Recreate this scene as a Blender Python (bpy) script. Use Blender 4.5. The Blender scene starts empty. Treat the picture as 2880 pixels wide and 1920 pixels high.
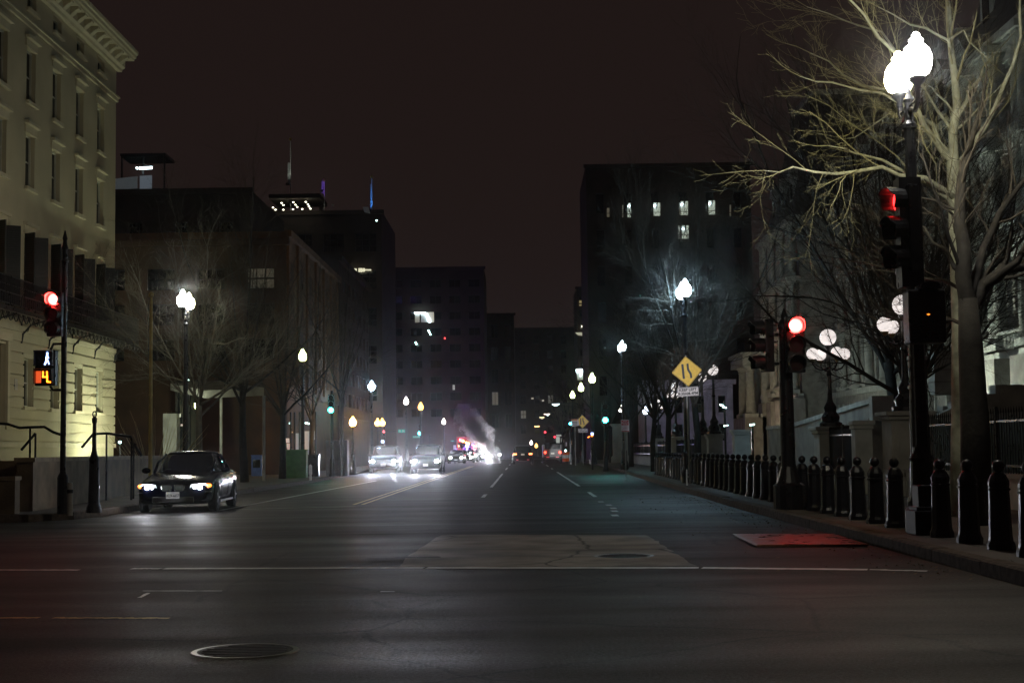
import bpy, math, random
from math import sin, cos, pi, radians, atan2, sqrt, degrees
from mathutils import Vector, Matrix, Euler

# ------------------------------------------------------------------ camera, sky, exposure
S = bpy.context.scene
col = S.collection
CAM_Z = 1.34
FPX = 4000.0                      # 50 mm on a 36 mm wide frame, 2880 px wide
cam_data = bpy.data.cameras.new("camera")
cam_data.lens = 50.0
cam_data.sensor_width = 36.0
cam_data.clip_start = 0.1
cam_data.clip_end = 3000.0
cam = bpy.data.objects.new("camera", cam_data)
col.objects.link(cam)
YAW, PITCH, ROLL = radians(0.3535), radians(4.3515), radians(-0.8)
RM = Matrix.Rotation(YAW, 3, 'Z') @ Matrix.Rotation(pi / 2 + PITCH, 3, 'X') @ Matrix.Rotation(ROLL, 3, 'Z')
cam.matrix_world = Matrix.Translation((0, 0, CAM_Z)) @ RM.to_4x4()
S.camera = cam

SKY = (0.0132, 0.0082, 0.0074)    # city night sky, warm black
world = bpy.data.worlds.new("World")
S.world = world
world.use_nodes = True
wn = world.node_tree
for n in list(wn.nodes):
    wn.nodes.remove(n)
wo = wn.nodes.new('ShaderNodeOutputWorld')
bg = wn.nodes.new('ShaderNodeBackground')
bg.inputs[0].default_value = (SKY[0], SKY[1], SKY[2], 1)
bg.inputs[1].default_value = 1.0
wn.links.new(bg.outputs[0], wo.inputs[0])

S.view_settings.view_transform = 'Standard'
S.view_settings.look = 'None'
S.view_settings.gamma = 1.0
S.view_settings.exposure = 0.0
S.view_settings.use_curve_mapping = False
S.render.engine = 'CYCLES'
S.cycles.use_denoising = True
S.cycles.use_adaptive_sampling = False
S.cycles.max_bounces = 6
S.cycles.diffuse_bounces = 2
S.cycles.glossy_bounces = 3
S.cycles.transmission_bounces = 4
S.cycles.volume_bounces = 0
S.cycles.sample_clamp_indirect = 2.0
S.cycles.use_light_tree = True
S.cycles.volume_step_rate = 4.0
S.cycles.volume_max_steps = 48

HAZE = 0.00028
LAMP = 86.0

def ray(px, py):
    return RM @ Vector(((px - 1440) / FPX, (960 - py) / FPX, -1.0))
def ground_at(px, py, z=0.0):
    r = ray(px, py)
    return Vector((0, 0, CAM_Z)) + r * ((z - CAM_Z) / r.z)
def at(px, py, Y):
    r = ray(px, py)
    return Vector((0, 0, CAM_Z)) + r * (Y / r.y)

# ------------------------------------------------------------------ materials
MATS = {}
def mat(name, color, rough=0.7, metal=0.0, var=0.25, scale=3.0, bump=0.0, bscale=None, stretch=None,
        emit=None, strength=0.0, rvar=0.0, coat=0.0, spec=0.5, color2=None):
    if name in MATS:
        return MATS[name]
    m = bpy.data.materials.new(name)
    m.use_nodes = True
    nt = m.node_tree
    b = nt.nodes['Principled BSDF']
    b.inputs['Roughness'].default_value = rough
    b.inputs['Metallic'].default_value = metal
    b.inputs['Specular IOR Level'].default_value = spec
    if coat:
        b.inputs['Coat Weight'].default_value = coat
        b.inputs['Coat Roughness'].default_value = 0.05
    tc = nt.nodes.new('ShaderNodeTexCoord')
    src = tc.outputs['Object']
    if stretch:
        mp = nt.nodes.new('ShaderNodeMapping')
        mp.inputs['Scale'].default_value = stretch
        nt.links.new(src, mp.inputs[0])
        src = mp.outputs[0]
    if var or rvar:
        no = nt.nodes.new('ShaderNodeTexNoise')
        no.inputs['Scale'].default_value = scale
        no.inputs['Detail'].default_value = 6
        nt.links.new(src, no.inputs['Vector'])
        rp = nt.nodes.new('ShaderNodeValToRGB')
        c2 = color2 or tuple(min(1, c * (1 + var)) for c in color)
        c1 = tuple(c * (1 - var) for c in color)
        rp.color_ramp.elements[0].position = 0.3
        rp.color_ramp.elements[1].position = 0.7
        rp.color_ramp.elements[0].color = (*c1, 1)
        rp.color_ramp.elements[1].color = (*c2, 1)
        nt.links.new(no.outputs[0], rp.inputs[0])
        nt.links.new(rp.outputs[0], b.inputs['Base Color'])
        if rvar:
            mr = nt.nodes.new('ShaderNodeMapRange')
            mr.inputs[1].default_value = 0.3
            mr.inputs[2].default_value = 0.7
            mr.inputs[3].default_value = max(0.02, rough - rvar)
            mr.inputs[4].default_value = min(1, rough + rvar)
            nt.links.new(no.outputs[0], mr.inputs[0])
            nt.links.new(mr.outputs[0], b.inputs['Roughness'])
    else:
        b.inputs['Base Color'].default_value = (*color, 1)
    if bump:
        n2 = nt.nodes.new('ShaderNodeTexNoise')
        n2.inputs['Scale'].default_value = bscale or scale * 6
        n2.inputs['Detail'].default_value = 4
        nt.links.new(src, n2.inputs['Vector'])
        bu = nt.nodes.new('ShaderNodeBump')
        bu.inputs['Strength'].default_value = bump
        bu.inputs['Distance'].default_value = 0.02
        nt.links.new(n2.outputs[0], bu.inputs['Height'])
        nt.links.new(bu.outputs[0], b.inputs['Normal'])
    if emit:
        b.inputs['Emission Color'].default_value = (*emit, 1)
        b.inputs['Emission Strength'].default_value = strength
    MATS[name] = m
    return m

def asphalt(name, base, rough, tint=(1, .93, .86)):
    """worn damp asphalt: fine aggregate, long worn bands across the lane, tar seams"""
    if name in MATS:
        return MATS[name]
    m = bpy.data.materials.new(name); m.use_nodes = True
    nt = m.node_tree; N = nt.nodes.new; L = nt.links.new
    b = nt.nodes['Principled BSDF']; b.inputs['Specular IOR Level'].default_value = .22
    tc = N('ShaderNodeTexCoord')
    mp = N('ShaderNodeMapping'); mp.inputs['Scale'].default_value = (0.16, 0.9, 1); L(tc.outputs['Object'], mp.inputs[0])
    n1 = N('ShaderNodeTexNoise'); n1.inputs['Scale'].default_value = 1.0; n1.inputs['Detail'].default_value = 7; L(mp.outputs[0], n1.inputs['Vector'])
    n2 = N('ShaderNodeTexNoise'); n2.inputs['Scale'].default_value = 38; n2.inputs['Detail'].default_value = 4; n2.inputs['Roughness'].default_value = .75; L(tc.outputs['Object'], n2.inputs['Vector'])
    n3 = N('ShaderNodeTexNoise'); n3.inputs['Scale'].default_value = 0.45; n3.inputs['Detail'].default_value = 5; L(tc.outputs['Object'], n3.inputs['Vector'])
    r = N('ShaderNodeValToRGB')
    r.color_ramp.elements[0].position = .3; r.color_ramp.elements[1].position = .72
    r.color_ramp.elements[0].color = (base * .4 * tint[0], base * .4 * tint[1], base * .4 * tint[2], 1)
    r.color_ramp.elements[1].color = (base * 1.9 * tint[0], base * 1.9 * tint[1], base * 1.9 * tint[2], 1)
    mx = N('ShaderNodeMix'); mx.data_type = 'FLOAT'; mx.inputs[0].default_value = .5
    L(n3.outputs[0], mx.inputs[2]); L(n2.outputs[0], mx.inputs[3]); L(mx.outputs[0], r.inputs[0])
    wv = N('ShaderNodeTexNoise'); wv.inputs['Scale'].default_value = 1.3; wv.inputs['Detail'].default_value = 5; L(tc.outputs['Object'], wv.inputs['Vector'])
    va = N('ShaderNodeMix'); va.data_type = 'VECTOR'; va.inputs[0].default_value = .22; L(tc.outputs['Object'], va.inputs[4]); L(wv.outputs[1], va.inputs[5])
    vo = N('ShaderNodeTexVoronoi'); vo.feature = 'DISTANCE_TO_EDGE'; vo.inputs['Scale'].default_value = .45; L(va.outputs[1], vo.inputs['Vector'])
    ck = N('ShaderNodeMapRange'); ck.inputs[1].default_value = .002; ck.inputs[2].default_value = .012; ck.inputs[3].default_value = .25; ck.inputs[4].default_value = 1; L(vo.outputs[0], ck.inputs[0])
    st = N('ShaderNodeMapRange'); st.inputs[1].default_value = .35; st.inputs[2].default_value = .6; st.inputs[3].default_value = .55; st.inputs[4].default_value = 1.1; L(wv.outputs[0], st.inputs[0])
    m1 = N('ShaderNodeMath'); m1.operation = 'MULTIPLY'; L(ck.outputs[0], m1.inputs[0]); L(st.outputs[0], m1.inputs[1])
    sc_ = N('ShaderNodeVectorMath'); sc_.operation = 'SCALE'; L(r.outputs[0], sc_.inputs[0]); L(m1.outputs[0], sc_.inputs['Scale'])
    L(sc_.outputs[0], b.inputs['Base Color'])
    mr = N('ShaderNodeMapRange'); mr.inputs[1].default_value = .35; mr.inputs[2].default_value = .65
    mr.inputs[3].default_value = rough - .14; mr.inputs[4].default_value = rough + .22
    mq = N('ShaderNodeMix'); mq.data_type = 'FLOAT'; mq.inputs[0].default_value = .55; L(n1.outputs[0], mq.inputs[2]); L(n2.outputs[0], mq.inputs[3])
    L(mq.outputs[0], mr.inputs[0]); L(mr.outputs[0], b.inputs['Roughness'])
    bu = N('ShaderNodeBump'); bu.inputs['Strength'].default_value = .9; bu.inputs['Distance'].default_value = .012
    L(n2.outputs[0], bu.inputs['Height'])
    bu2 = N('ShaderNodeBump'); bu2.inputs['Strength'].default_value = .07; bu2.inputs['Distance'].default_value = .04
    L(n1.outputs[0], bu2.inputs['Height']); L(bu.outputs[0], bu2.inputs['Normal'])
    L(bu2.outputs[0], b.inputs['Normal'])
    MATS[name] = m
    return m

ROAD = asphalt('road_asphalt', 0.026, 0.56, (1, .78, .60))
PATCH = asphalt('patched_asphalt', 0.22, 0.60, (1, .88, .74))
OLD = asphalt('cracked_asphalt', 0.018, 0.62, (1, .78, .60))
CONC = mat('pavement_concrete', (.10, .085, .07), .75, var=.35, scale=1.2, bump=.3, bscale=30)
KERB = mat('granite_kerb', (.12, .095, .075), .88, spec=.15, var=.35, scale=9, bump=.3, bscale=40)
EARTH = mat('dark_earth', (.035, .03, .025), .95, var=.3, scale=.8)
PAINT = mat('road_paint_white', (.72, .72, .70), .55, var=.22, scale=6, bump=.2, bscale=60)
PAINTY = mat('road_paint_yellow', (.62, .46, .16), .55, var=.25, scale=6, bump=.2, bscale=60)
IRON = mat('black_painted_iron', (.012, .012, .014), .32, var=.3, scale=8, rvar=.08)
IRON2 = mat('bollard_iron', (.010, .011, .016), .42, var=.3, scale=8, rvar=.1)
STEEL = mat('road_plate_steel', (.18, .085, .05), .36, metal=.85, var=.9, scale=3.5, rvar=.16, bump=.25, bscale=14)  # rusty red also stands for the signal's reflection
CAST = mat('cast_iron_cover', (.03, .03, .028), .62, metal=.2, var=.3, scale=20, bump=.5, bscale=60)
RIM = mat('worn_iron_ring', (.14, .14, .12), .34, metal=.8, var=.2, scale=12)
STUCCO = mat('cream_painted_masonry', (.42, .37, .245), .85, var=.10, scale=.5, bump=.25, bscale=18)
STUCCO2 = mat('cream_painted_trim', (.46, .41, .28), .8, var=.1, scale=2)
GLASSD = mat('dark_window_glass', (.01, .012, .014), .08, var=0, spec=.7)
WFRAME = mat('cream_window_frame', (.42, .41, .32), .6, var=.1, scale=4)
SHUT = mat('dark_green_shutter', (.005, .006, .005), .5, var=.2, scale=5)
GRANITE = mat('grey_granite', (.34, .33, .30), .8, var=.3, scale=1.5, bump=.35, bscale=12)
GRANP = mat('pale_granite', (.50, .52, .48), .78, var=.2, scale=2.5, bump=.3, bscale=14)
SLATE = mat('roof_slate', (.07, .065, .065), .6, var=.4, scale=2, bump=.3, bscale=12)
BRICKW = mat('tan_brick', (.20, .15, .09), .85, var=.35, scale=2, bump=.4, bscale=20)
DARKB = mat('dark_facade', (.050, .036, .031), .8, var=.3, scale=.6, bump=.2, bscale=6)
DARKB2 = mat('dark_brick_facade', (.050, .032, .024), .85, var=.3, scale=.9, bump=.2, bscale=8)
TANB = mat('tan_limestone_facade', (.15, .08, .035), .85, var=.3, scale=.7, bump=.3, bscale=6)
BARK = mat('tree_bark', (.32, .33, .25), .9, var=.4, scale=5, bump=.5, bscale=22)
BARKD = mat('dimmed_tree_bark', (.028, .025, .021), .9, var=.4, scale=5, bump=.6, bscale=18)  # dimmed copy of the bark, shade put into the colour
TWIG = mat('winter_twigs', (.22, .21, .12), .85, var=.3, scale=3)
TWIGD = mat('dimmed_winter_twigs', (.05, .042, .032), .9, var=.3, scale=3)  # dimmed copy of the twigs, shade put into the colour
SIGNY = mat('yellow_sign_sheeting', (.80, .48, .008), .42, var=.12, scale=10)
SIGNW = mat('white_sign_sheeting', (.62, .56, .56), .45, var=.1, scale=12)
SIGNR = mat('red_sign_sheeting', (.45, .02, .03), .45, var=.1, scale=12)
SIGNG = mat('green_sign_sheeting', (.0, .42, .26), .4, var=.1, scale=12)
BLACKP = mat('black_sign_paint', (.008, .008, .008), .5, var=0)
ALU = mat('sign_back_aluminium', (.35, .35, .35), .4, metal=.8, var=.15, scale=6)
RUBBER = mat('tyre_rubber', (.012, .012, .012), .8, var=.2, scale=10)
ALLOY = mat('alloy_wheel', (.32, .32, .34), .3, metal=.9, var=.1, scale=10)
CARGLASS = mat('car_glass', (.004, .004, .006), .06, var=0, spec=.35)
NAVY = mat('dark_navy_car_paint', (.005, .006, .016), .2, var=.05, scale=4, coat=.15, spec=.22)
BLACKC = mat('black_car_paint', (.008, .008, .010), .3, var=.05, scale=4, coat=.4)
GREYC = mat('silver_car_paint', (.30, .30, .31), .3, metal=.6, var=.05, scale=4, coat=.8)
REDC = mat('red_truck_paint', (.28, .02, .015), .3, var=.1, scale=2, coat=.6)
WHITEC = mat('white_car_paint', (.6, .6, .62), .35, var=.05, scale=2, coat=.5)
CHROME = mat('chrome_trim', (.7, .7, .72), .12, metal=1, var=0)
PLATEW = mat('white_licence_plate', (.72, .70, .68), .5, var=.05, scale=20, emit=(1, .95, .9), strength=.0)
GOLD = mat('lit_gold_metal', (.62, .46, .16), .35, metal=.6, var=.2, scale=4)  # golden light on the pole put into the metal's colour
GREENBOX = mat('green_utility_box_paint', (.10, .24, .10), .6, var=.2, scale=4)
BLUEBOX = mat('blue_newspaper_box_paint', (.08, .14, .42), .5, var=.2, scale=5)
LEAF = mat('litter_leaves', (.16, .12, .07), .9, var=.4, scale=9)

def glow(name, color, strength):
    return mat(name, (.8, .8, .8), .5, var=0, emit=color, strength=strength)
G_WHITE = glow('lamp_globe_white', (1.0, .98, .93), 14)
G_COOL = glow('lamp_globe_cool', (.78, .92, 1.0), 14)
G_WARM = glow('lamp_globe_warm', (1.0, .90, .62), 9)
G_LIME = glow('lamp_globe_yellow_green', (.86, 1.0, .42), 22)
G_SODIUM = glow('lamp_globe_sodium', (1.0, .50, .10), 6)
G_BLUE = glow('lamp_globe_blue_white', (.6, .82, 1.0), 14)
G_BALL = glow('candelabra_ball_glass', (1.0, .90, .86), .95)
G_RED = glow('red_signal_lens', (1.0, .05, .045), 26)
G_TEAL = glow('green_signal_lens', (.10, 1.0, .80), 14)
G_BLUEG = glow('blue_green_signal_lens', (.05, .65, 1.0), 22)
G_HEAD = glow('headlight_lens', (.93, .95, 1.0), 170)
G_HEADF = glow('far_headlight_lens', (.92, .95, 1.0), 330)
G_IND = glow('amber_indicator_lens', (1.0, .22, .0), 3.2)
G_TAIL = glow('tail_lamp_lens', (1.0, .06, .03), 6)
G_TAILO = glow('tail_lamp_orange', (1.0, .20, .06), 9)
G_WALK = glow('walk_symbol', (.35, .5, 1.0), 4.5)
G_HAND = glow('countdown_digit', (1.0, .20, .01), 5)
G_AMBER = glow('amber_marker_lamp', (1.0, .36, .08), 40)
G_STROBE = glow('blue_strobe_lamp', (.16, .08, 1.0), 420)
G_STROBR = glow('red_strobe_lamp', (1.0, .05, .08), 60)
G_WIN = glow('lit_window_cream', (.88, .86, .62), .42)
G_WIN2 = glow('lit_window_white', (.70, .80, .64), .52)
G_WINY = glow('lit_window_yellow', (.62, .52, .10), .34)
G_WINB = glow('lit_window_blue', (.36, .46, .56), .14)
G_WINO = glow('lit_window_orange', (.75, .33, .12), .30)
G_TUBE = glow('ceiling_strip_light', (.72, .95, 1.0), 7)
G_DOT = glow('small_white_lamp', (1.0, .96, .70), 6)
G_DOTC = glow('small_cool_lamp', (.60, 1.0, .92), 6)
G_POSTER = glow('lit_poster_pink', (.90, .58, .52), .45)
G_SCREEN = glow('shop_interior_light', (.45, .50, .62), .25)
G_FLOOD = glow('floodlight_lens', (.90, 1.0, .72), 2100)
G_FLOODC = glow('yard_floodlight_lens', (.90, 1.0, .82), 1100)

# ------------------------------------------------------------------ mesh helpers
class MB:
    def __init__(s):
        s.v = []; s.f = []
    def add(s, v, f):
        o = len(s.v); s.v += [tuple(p) for p in v]; s.f += [tuple(i + o for i in q) for q in f]; return s
    def box(s, c, d, rz=0.0):
        x, y, z = c; a, b, e = d[0] / 2, d[1] / 2, d[2] / 2
        cr, sr = cos(rz), sin(rz); v = []
        for k in (-1, 1):
            for (i, j) in ((-1, -1), (1, -1), (1, 1), (-1, 1)):
                px, py = i * a, j * b
                v.append((x + px * cr - py * sr, y + px * sr + py * cr, z + k * e))
        return s.add(v, [(3, 2, 1, 0), (4, 5, 6, 7), (0, 1, 5, 4), (1, 2, 6, 5), (2, 3, 7, 6), (3, 0, 4, 7)])
    def bb(s, x0, x1, y0, y1, z0, z1):
        return s.box(((x0 + x1) / 2, (y0 + y1) / 2, (z0 + z1) / 2), (x1 - x0, y1 - y0, z1 - z0))
    def tube(s, pts, rad, n=8, cap=True):
        P = [Vector(p) for p in pts]; m = len(P)
        if not hasattr(rad, '__len__'):
            rad = [rad] * m
        v = []; f = []; prev = None
        for i in range(m):
            t = (P[min(i + 1, m - 1)] - P[max(i - 1, 0)])
            if t.length < 1e-9: t = Vector((0, 0, 1))
            t.normalize()
            if prev is None:
                u = t.orthogonal().normalized()
            else:
                u = prev - t * prev.dot(t)
                u = u.normalized() if u.length > 1e-6 else t.orthogonal().normalized()
            prev = u; w = t.cross(u)
            for k in range(n):
                a = 2 * pi * k / n
                v.append(P[i] + (u * cos(a) + w * sin(a)) * rad[i])
        for i in range(m - 1):
            for k in range(n):
                k2 = (k + 1) % n
                f.append((i * n + k, i * n + k2, (i + 1) * n + k2, (i + 1) * n + k))
        if cap:
            f.append(tuple(range(n - 1, -1, -1))); f.append(tuple((m - 1) * n + k for k in range(n)))
        return s.add(v, f)
    def lathe(s, prof, n=16, c=(0, 0, 0), flute=0.0):
        v = []; f = []; m = len(prof)
        for i, (r, z) in enumerate(prof):
            for k in range(n):
                a = 2 * pi * k / n
                rr = r * (1 - flute * (k % 2))
                v.append((c[0] + rr * cos(a), c[1] + rr * sin(a), c[2] + z))
        for i in range(m - 1):
            for k in range(n):
                k2 = (k + 1) % n
                f.append((i * n + k, i * n + k2, (i + 1) * n + k2, (i + 1) * n + k))
        f.append(tuple(range(n - 1, -1, -1))); f.append(tuple((m - 1) * n + k for k in range(n)))
        return s.add(v, f)
    def prism(s, poly, y0, y1, axis='y'):
        """poly in (x,z) swept along y; axis 'z': poly in (x,y) swept along z; axis 'x': poly in (y,z)"""
        n = len(poly); v = []
        for t in (y0, y1):
            for (a, b) in poly:
                v.append((a, t, b) if axis == 'y' else (a, b, t) if axis == 'z' else (t, a, b))
        f = [tuple(range(n)), tuple(range(2 * n - 1, n - 1, -1))]
        for i in range(n):
            j = (i + 1) % n
            f.append((i, i + n, j + n, j))
        return s.add(v, f)
    def sphere(s, c, r, n=14, m=9, sz=1.0):
        prof = []
        for i in range(m + 1):
            a = -pi / 2 + pi * i / m
            prof.append((max(r * cos(a), r * .02), r * sin(a) * sz))
        return s.lathe(prof, n, c)
    def quad(s, a, b, c, d):
        return s.add([a, b, c, d], [(0, 1, 2, 3)])
    def mesh(s, name, smooth=False):
        me = bpy.data.meshes.new(name); me.from_pydata(s.v, [], s.f); me.update()
        if smooth:
            me.shade_smooth() if hasattr(me, 'shade_smooth') else me.polygons.foreach_set('use_smooth', [True] * len(me.polygons))
        return me
    def build(s, name, material, parent=None, smooth=False, loc=None, bevel=0.0, autosm=None):
        me = s.mesh(name, smooth or autosm is not None)
        me.materials.append(material)
        if autosm is not None:
            me.set_sharp_from_angle(angle=radians(autosm))
        o = bpy.data.objects.new(name, me); col.objects.link(o)
        o.parent = parent
        if loc is not None: o.location = loc
        if bevel:
            b = o.modifiers.new('bevel', 'BEVEL'); b.width = bevel; b.segments = 2; b.limit_method = 'ANGLE'
        return o

def inst(me, name, parent, loc=(0, 0, 0), rot=(0, 0, 0), scale=(1, 1, 1), kind=None):
    o = bpy.data.objects.new(name, me); col.objects.link(o); o.parent = parent
    o.location = loc; o.rotation_euler = rot; o.scale = scale
    if kind: o['kind'] = kind
    return o
def shared(name, mb, material, smooth=False):
    me = mb.mesh(name, smooth); me.materials.append(material); return me
def tag(o, label, cat, group=None):
    o['label'] = label; o['category'] = cat
    if group: o['group'] = group
    return o
def thing(name, label, cat, loc=(0, 0, 0), rz=0.0, group=None):
    o = bpy.data.objects.new(name, None); col.objects.link(o)
    o.empty_display_size = .2
    o.location = loc; o.rotation_euler = (0, 0, rz)
    return tag(o, label, cat, group)
def struct(name, mb, m, parent=None, **k):
    o = mb.build(name, m, parent, **k)
    if parent is None: o['kind'] = 'structure'
    return o
KIDS = {}
def copy_tree(o, loc, rz=None, label=None, group=None):
    r = o.copy(); col.objects.link(r); r.location = loc
    if rz is not None: r.rotation_euler = (0, 0, rz)
    if label: r['label'] = label
    if group: r['group'] = group
    for ch in list(o.children):
        c = ch.copy(); col.objects.link(c); c.parent = r
        for g in list(ch.children):
            d = g.copy(); col.objects.link(d); d.parent = c
    return r
def lettering(text, size, m, parent, loc, rot=(pi / 2, 0, 0), name='lettering', bold=.0, sx=1.0, extrude=.002):
    cu = bpy.data.curves.new(name, 'FONT'); cu.body = text; cu.size = size
    cu.align_x = 'CENTER'; cu.align_y = 'CENTER'; cu.extrude = extrude; cu.offset = bold
    cu.resolution_u = 3
    cu.materials.append(m)
    tmp = bpy.data.objects.new(name, cu); col.objects.link(tmp)
    bpy.context.view_layer.update()
    me = bpy.data.meshes.new_from_object(tmp.evaluated_get(bpy.context.evaluated_depsgraph_get()))
    bpy.data.objects.remove(tmp)
    o = bpy.data.objects.new(name, me); col.objects.link(o); o.parent = parent
    o.location = loc; o.rotation_euler = rot; o.scale = (sx, 1, 1)
    return o
ORD = ['first', 'second', 'third', 'fourth', 'fifth', 'sixth', 'seventh', 'eighth', 'ninth', 'tenth', 'eleventh', 'twelfth', 'thirteenth',
       'fourteenth', 'fifteenth', 'sixteenth', 'seventeenth', 'eighteenth', 'nineteenth', 'twentieth']
def ordn(i):
    if i < 20: return ORD[i]
    t, u = divmod(i + 1, 10)
    tens = {2: 'twenty', 3: 'thirty', 4: 'forty', 5: 'fifty'}
    tenth = {2: 'twentieth', 3: 'thirtieth', 4: 'fortieth', 5: 'fiftieth'}
    return tenth[t] if u == 0 else tens[t] + '-' + ORD[u - 1]

# ------------------------------------------------------------------ ground, roads, pavements
struct('ground', MB().quad((-900, -60, -.03), (900, -60, -.03), (900, 1400, -.03), (-900, 1400, -.03)), EARTH)
struct('road', MB().quad((-90, -12, 0), (60, -12, 0), (60, 420, 0), (-90, 420, 0)), ROAD)

KL = [(-60, 28.6), (-11.6, 28.9), (-10.2, 29.4), (-9.55, 30.3), (-9.35, 31.6), (-9.35, 62), (-9.7, 74), (-10.3, 90), (-10.3, 410)]
KR = [(60, 9.0), (6.6, 9.4), (5.4, 10.2), (4.85, 11.4), (4.68, 13), (4.68, 32), (5.0, 52), (5.42, 74), (6.1, 110), (6.1, 410)]
def walk(name, K, far):
    mb = MB(); z = .15
    for (a, b) in zip(K[:-1], K[1:]):
        if a[0] * far < 0: continue
        mb.quad((a[0], a[1], z), (far, a[1], z), (far, b[1], z), (b[0], b[1], z))
    return struct(name, mb, CONC)
def walk2(name, K, far):
    pts = [(x, y) for x, y in K]
    pts.append((far, 410))
    if abs(pts[0][0]) < abs(far): pts.insert(0, (far, pts[0][1]))
    mb = MB(); mb.add([(x, y, .15) for x, y in pts], [tuple(range(len(pts)))])
    o = struct(name, mb, CONC)
    return o
walk2('pavement_left', KL, -85)
walk2('pavement_right', KR, 58)
rnd = random.Random(5)
def kerb(name, K, side, ymax):
    base = bpy.data.objects.new(name, None); col.objects.link(base); base['kind'] = 'structure'
    for (a, b) in zip(K[:-1], K[1:]):
        A = Vector((*a, 0)); B = Vector((*b, 0)); L = (B - A).length; d = (B - A) / L
        nrm = Vector((-d.y, d.x, 0)) * side
        n = max(1, round(L / 1.8)); st = L / n
        for i in range(n):
            p = A + d * (st * i + .008); q = A + d * (st * (i + 1) - .008)
            if max(p.y, q.y) > ymax or abs(p.x) > 16: continue
            w = .18; h = .158 + rnd.uniform(-.006, .008)
            o = rnd.uniform(-.008, .008)
            p2 = p - nrm * (w - .0); q2 = q - nrm * (w - .0)
            mb = MB()
            poly = [p + nrm * (.012 + o), q + nrm * (.012 + o), q2, p2]
            v = [(t.x, t.y, -.02) for t in poly] + [(t.x, t.y, h - (.02 if j < 2 else 0)) for j, t in enumerate(poly)]
            mid = [(t.x, t.y) for t in (p - nrm * .02, q - nrm * .02)]
            v += [(mid[0][0], mid[0][1], h), (mid[1][0], mid[1][1], h)]
            mb.add(v, [(3, 2, 1, 0), (0, 1, 5, 4), (4, 5, 9, 8), (8, 9, 6, 7), (1, 2, 6, 9, 5), (3, 0, 4, 8, 7), (2, 3, 7, 6)])
            mb.build('kerb_stone', KERB, base)
kerb('kerb_left', KL, -1, 150)
kerb('kerb_right', KR, 1, 150)

def strip(name, pts, m=PAINT, z=.006):
    mb = MB(); mb.add([(p[0], p[1], z) for p in pts], [tuple(range(len(pts)))])
    return struct(name, mb, m)
def ragged(name, a, b, w, m=PAINT, z=.006, n=24, amp=.25, seed=1):
    """a worn painted line from a to b with uneven edges"""
    r = random.Random(seed); A = Vector(a); B = Vector(b); d = (B - A).normalized(); nn = Vector((-d.y, d.x))
    v = []; f = []
    for i in range(n + 1):
        p = A.lerp(B, i / n)
        w1 = w / 2 * (1 - amp * r.random()); w2 = w / 2 * (1 - amp * r.random())
        v.append((*(p + nn * w1), z)); v.append((*(p - nn * w2), z))
    for i in range(n):
        f.append((2 * i + 1, 2 * i + 3, 2 * i + 2, 2 * i))
    return struct(name, MB().add(v, f), m)
def gp(px, py): return tuple(ground_at(px, py))[:2]
# stop line, crosswalk edge fragments
ragged('crosswalk_line', gp(462, 1599), gp(1192, 1597), .20, n=40, seed=2)
ragged('crosswalk_line', gp(1200, 1597), gp(1965, 1597), .21, n=40, seed=3)
ragged('crosswalk_line', gp(1975, 1597), gp(2440, 1602), .21, n=30, seed=4)
ragged('crosswalk_line', gp(2446, 1602), gp(2608, 1606), .15, n=12, amp=.6, seed=5)
ragged('crosswalk_line', gp(-40, 1603), gp(222, 1603), .17, n=20, amp=.5, seed=6)
ragged('crosswalk_line', gp(372, 1599), gp(452, 1599), .17, n=12, amp=.6, seed=7)
ragged('crosswalk_line', gp(-40, 1738), gp(108, 1738), .11, PAINTY, n=12, amp=.7, seed=8)
ragged('crosswalk_line', gp(150, 1738), gp(476, 1739), .12, PAINTY, n=30, amp=.8, seed=9)
ragged('pavement_crack', gp(402, 1662), gp(625, 1662), .05, n=10, amp=.9, seed=10)
ragged('pavement_crack', gp(392, 1681), gp(418, 1668), .06, n=4, amp=.6, seed=11)
ragged('pavement_crack', gp(1070, 1664), gp(1110, 1664), .03, n=4, amp=.6, seed=12)
ragged('parking_bay_line', (-7.2, 34), (-6.78, 66), .11, n=30, seed=13)
ragged('parking_bay_line', gp(655, 1432), gp(1000, 1424), .10, n=14, amp=.6, seed=14)
ragged('centre_line', (-4.33, 36.5), (-4.38, 120), .10, PAINTY, n=60, seed=15)
ragged('centre_line', (-4.10, 36.5), (-4.15, 120), .10, PAINTY, n=60, seed=16)
for (a, b) in ((40.6, 43.5), (51.6, 67), (67.5, 81), (96, 108), (124, 132), (150, 160)):
    ragged('lane_dash', (-1.14, a), (-1.14, b), .13, n=10, seed=int(a))
for (a, b) in ((39.8, 44.2), (51.4, 55.4), (55.6, 84), (96, 101), (112, 122), (140, 155)):
    ragged('lane_dash', (2.02, a), (2.03, b), .13, n=10, seed=int(a) + 1)
for (px, py) in ((1690, 1411), (1712, 1420), (1725, 1429), (1728, 1437), (1729, 1449)):
    x, y = gp(px, py)
    strip('lane_guide_dot', [(x - .07, y - .35), (x + .07, y - .35), (x + .07, y + .35), (x - .07, y + .35)])
for (x0, y0, x1, y1) in ((1772, 1371, 1828, 1371), (1778, 1387, 1835, 1387), (1660, 1460, 1705, 1456), (1415, 1327, 1900, 1322)):
    ragged('tar_seam', gp(x0, y0), gp(x1, y1), .05, OLD, n=8, amp=.7, seed=x0)
for i, (x0, x1) in enumerate(((-4.6, -3.6), (-3.1, -1.8), (-.6, .9), (1.6, 3.0), (3.4, 4.5))):
    ragged('far_crosswalk_bar', (x0, 205), (x1, 205), 3.2, n=4, seed=30 + i)
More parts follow.
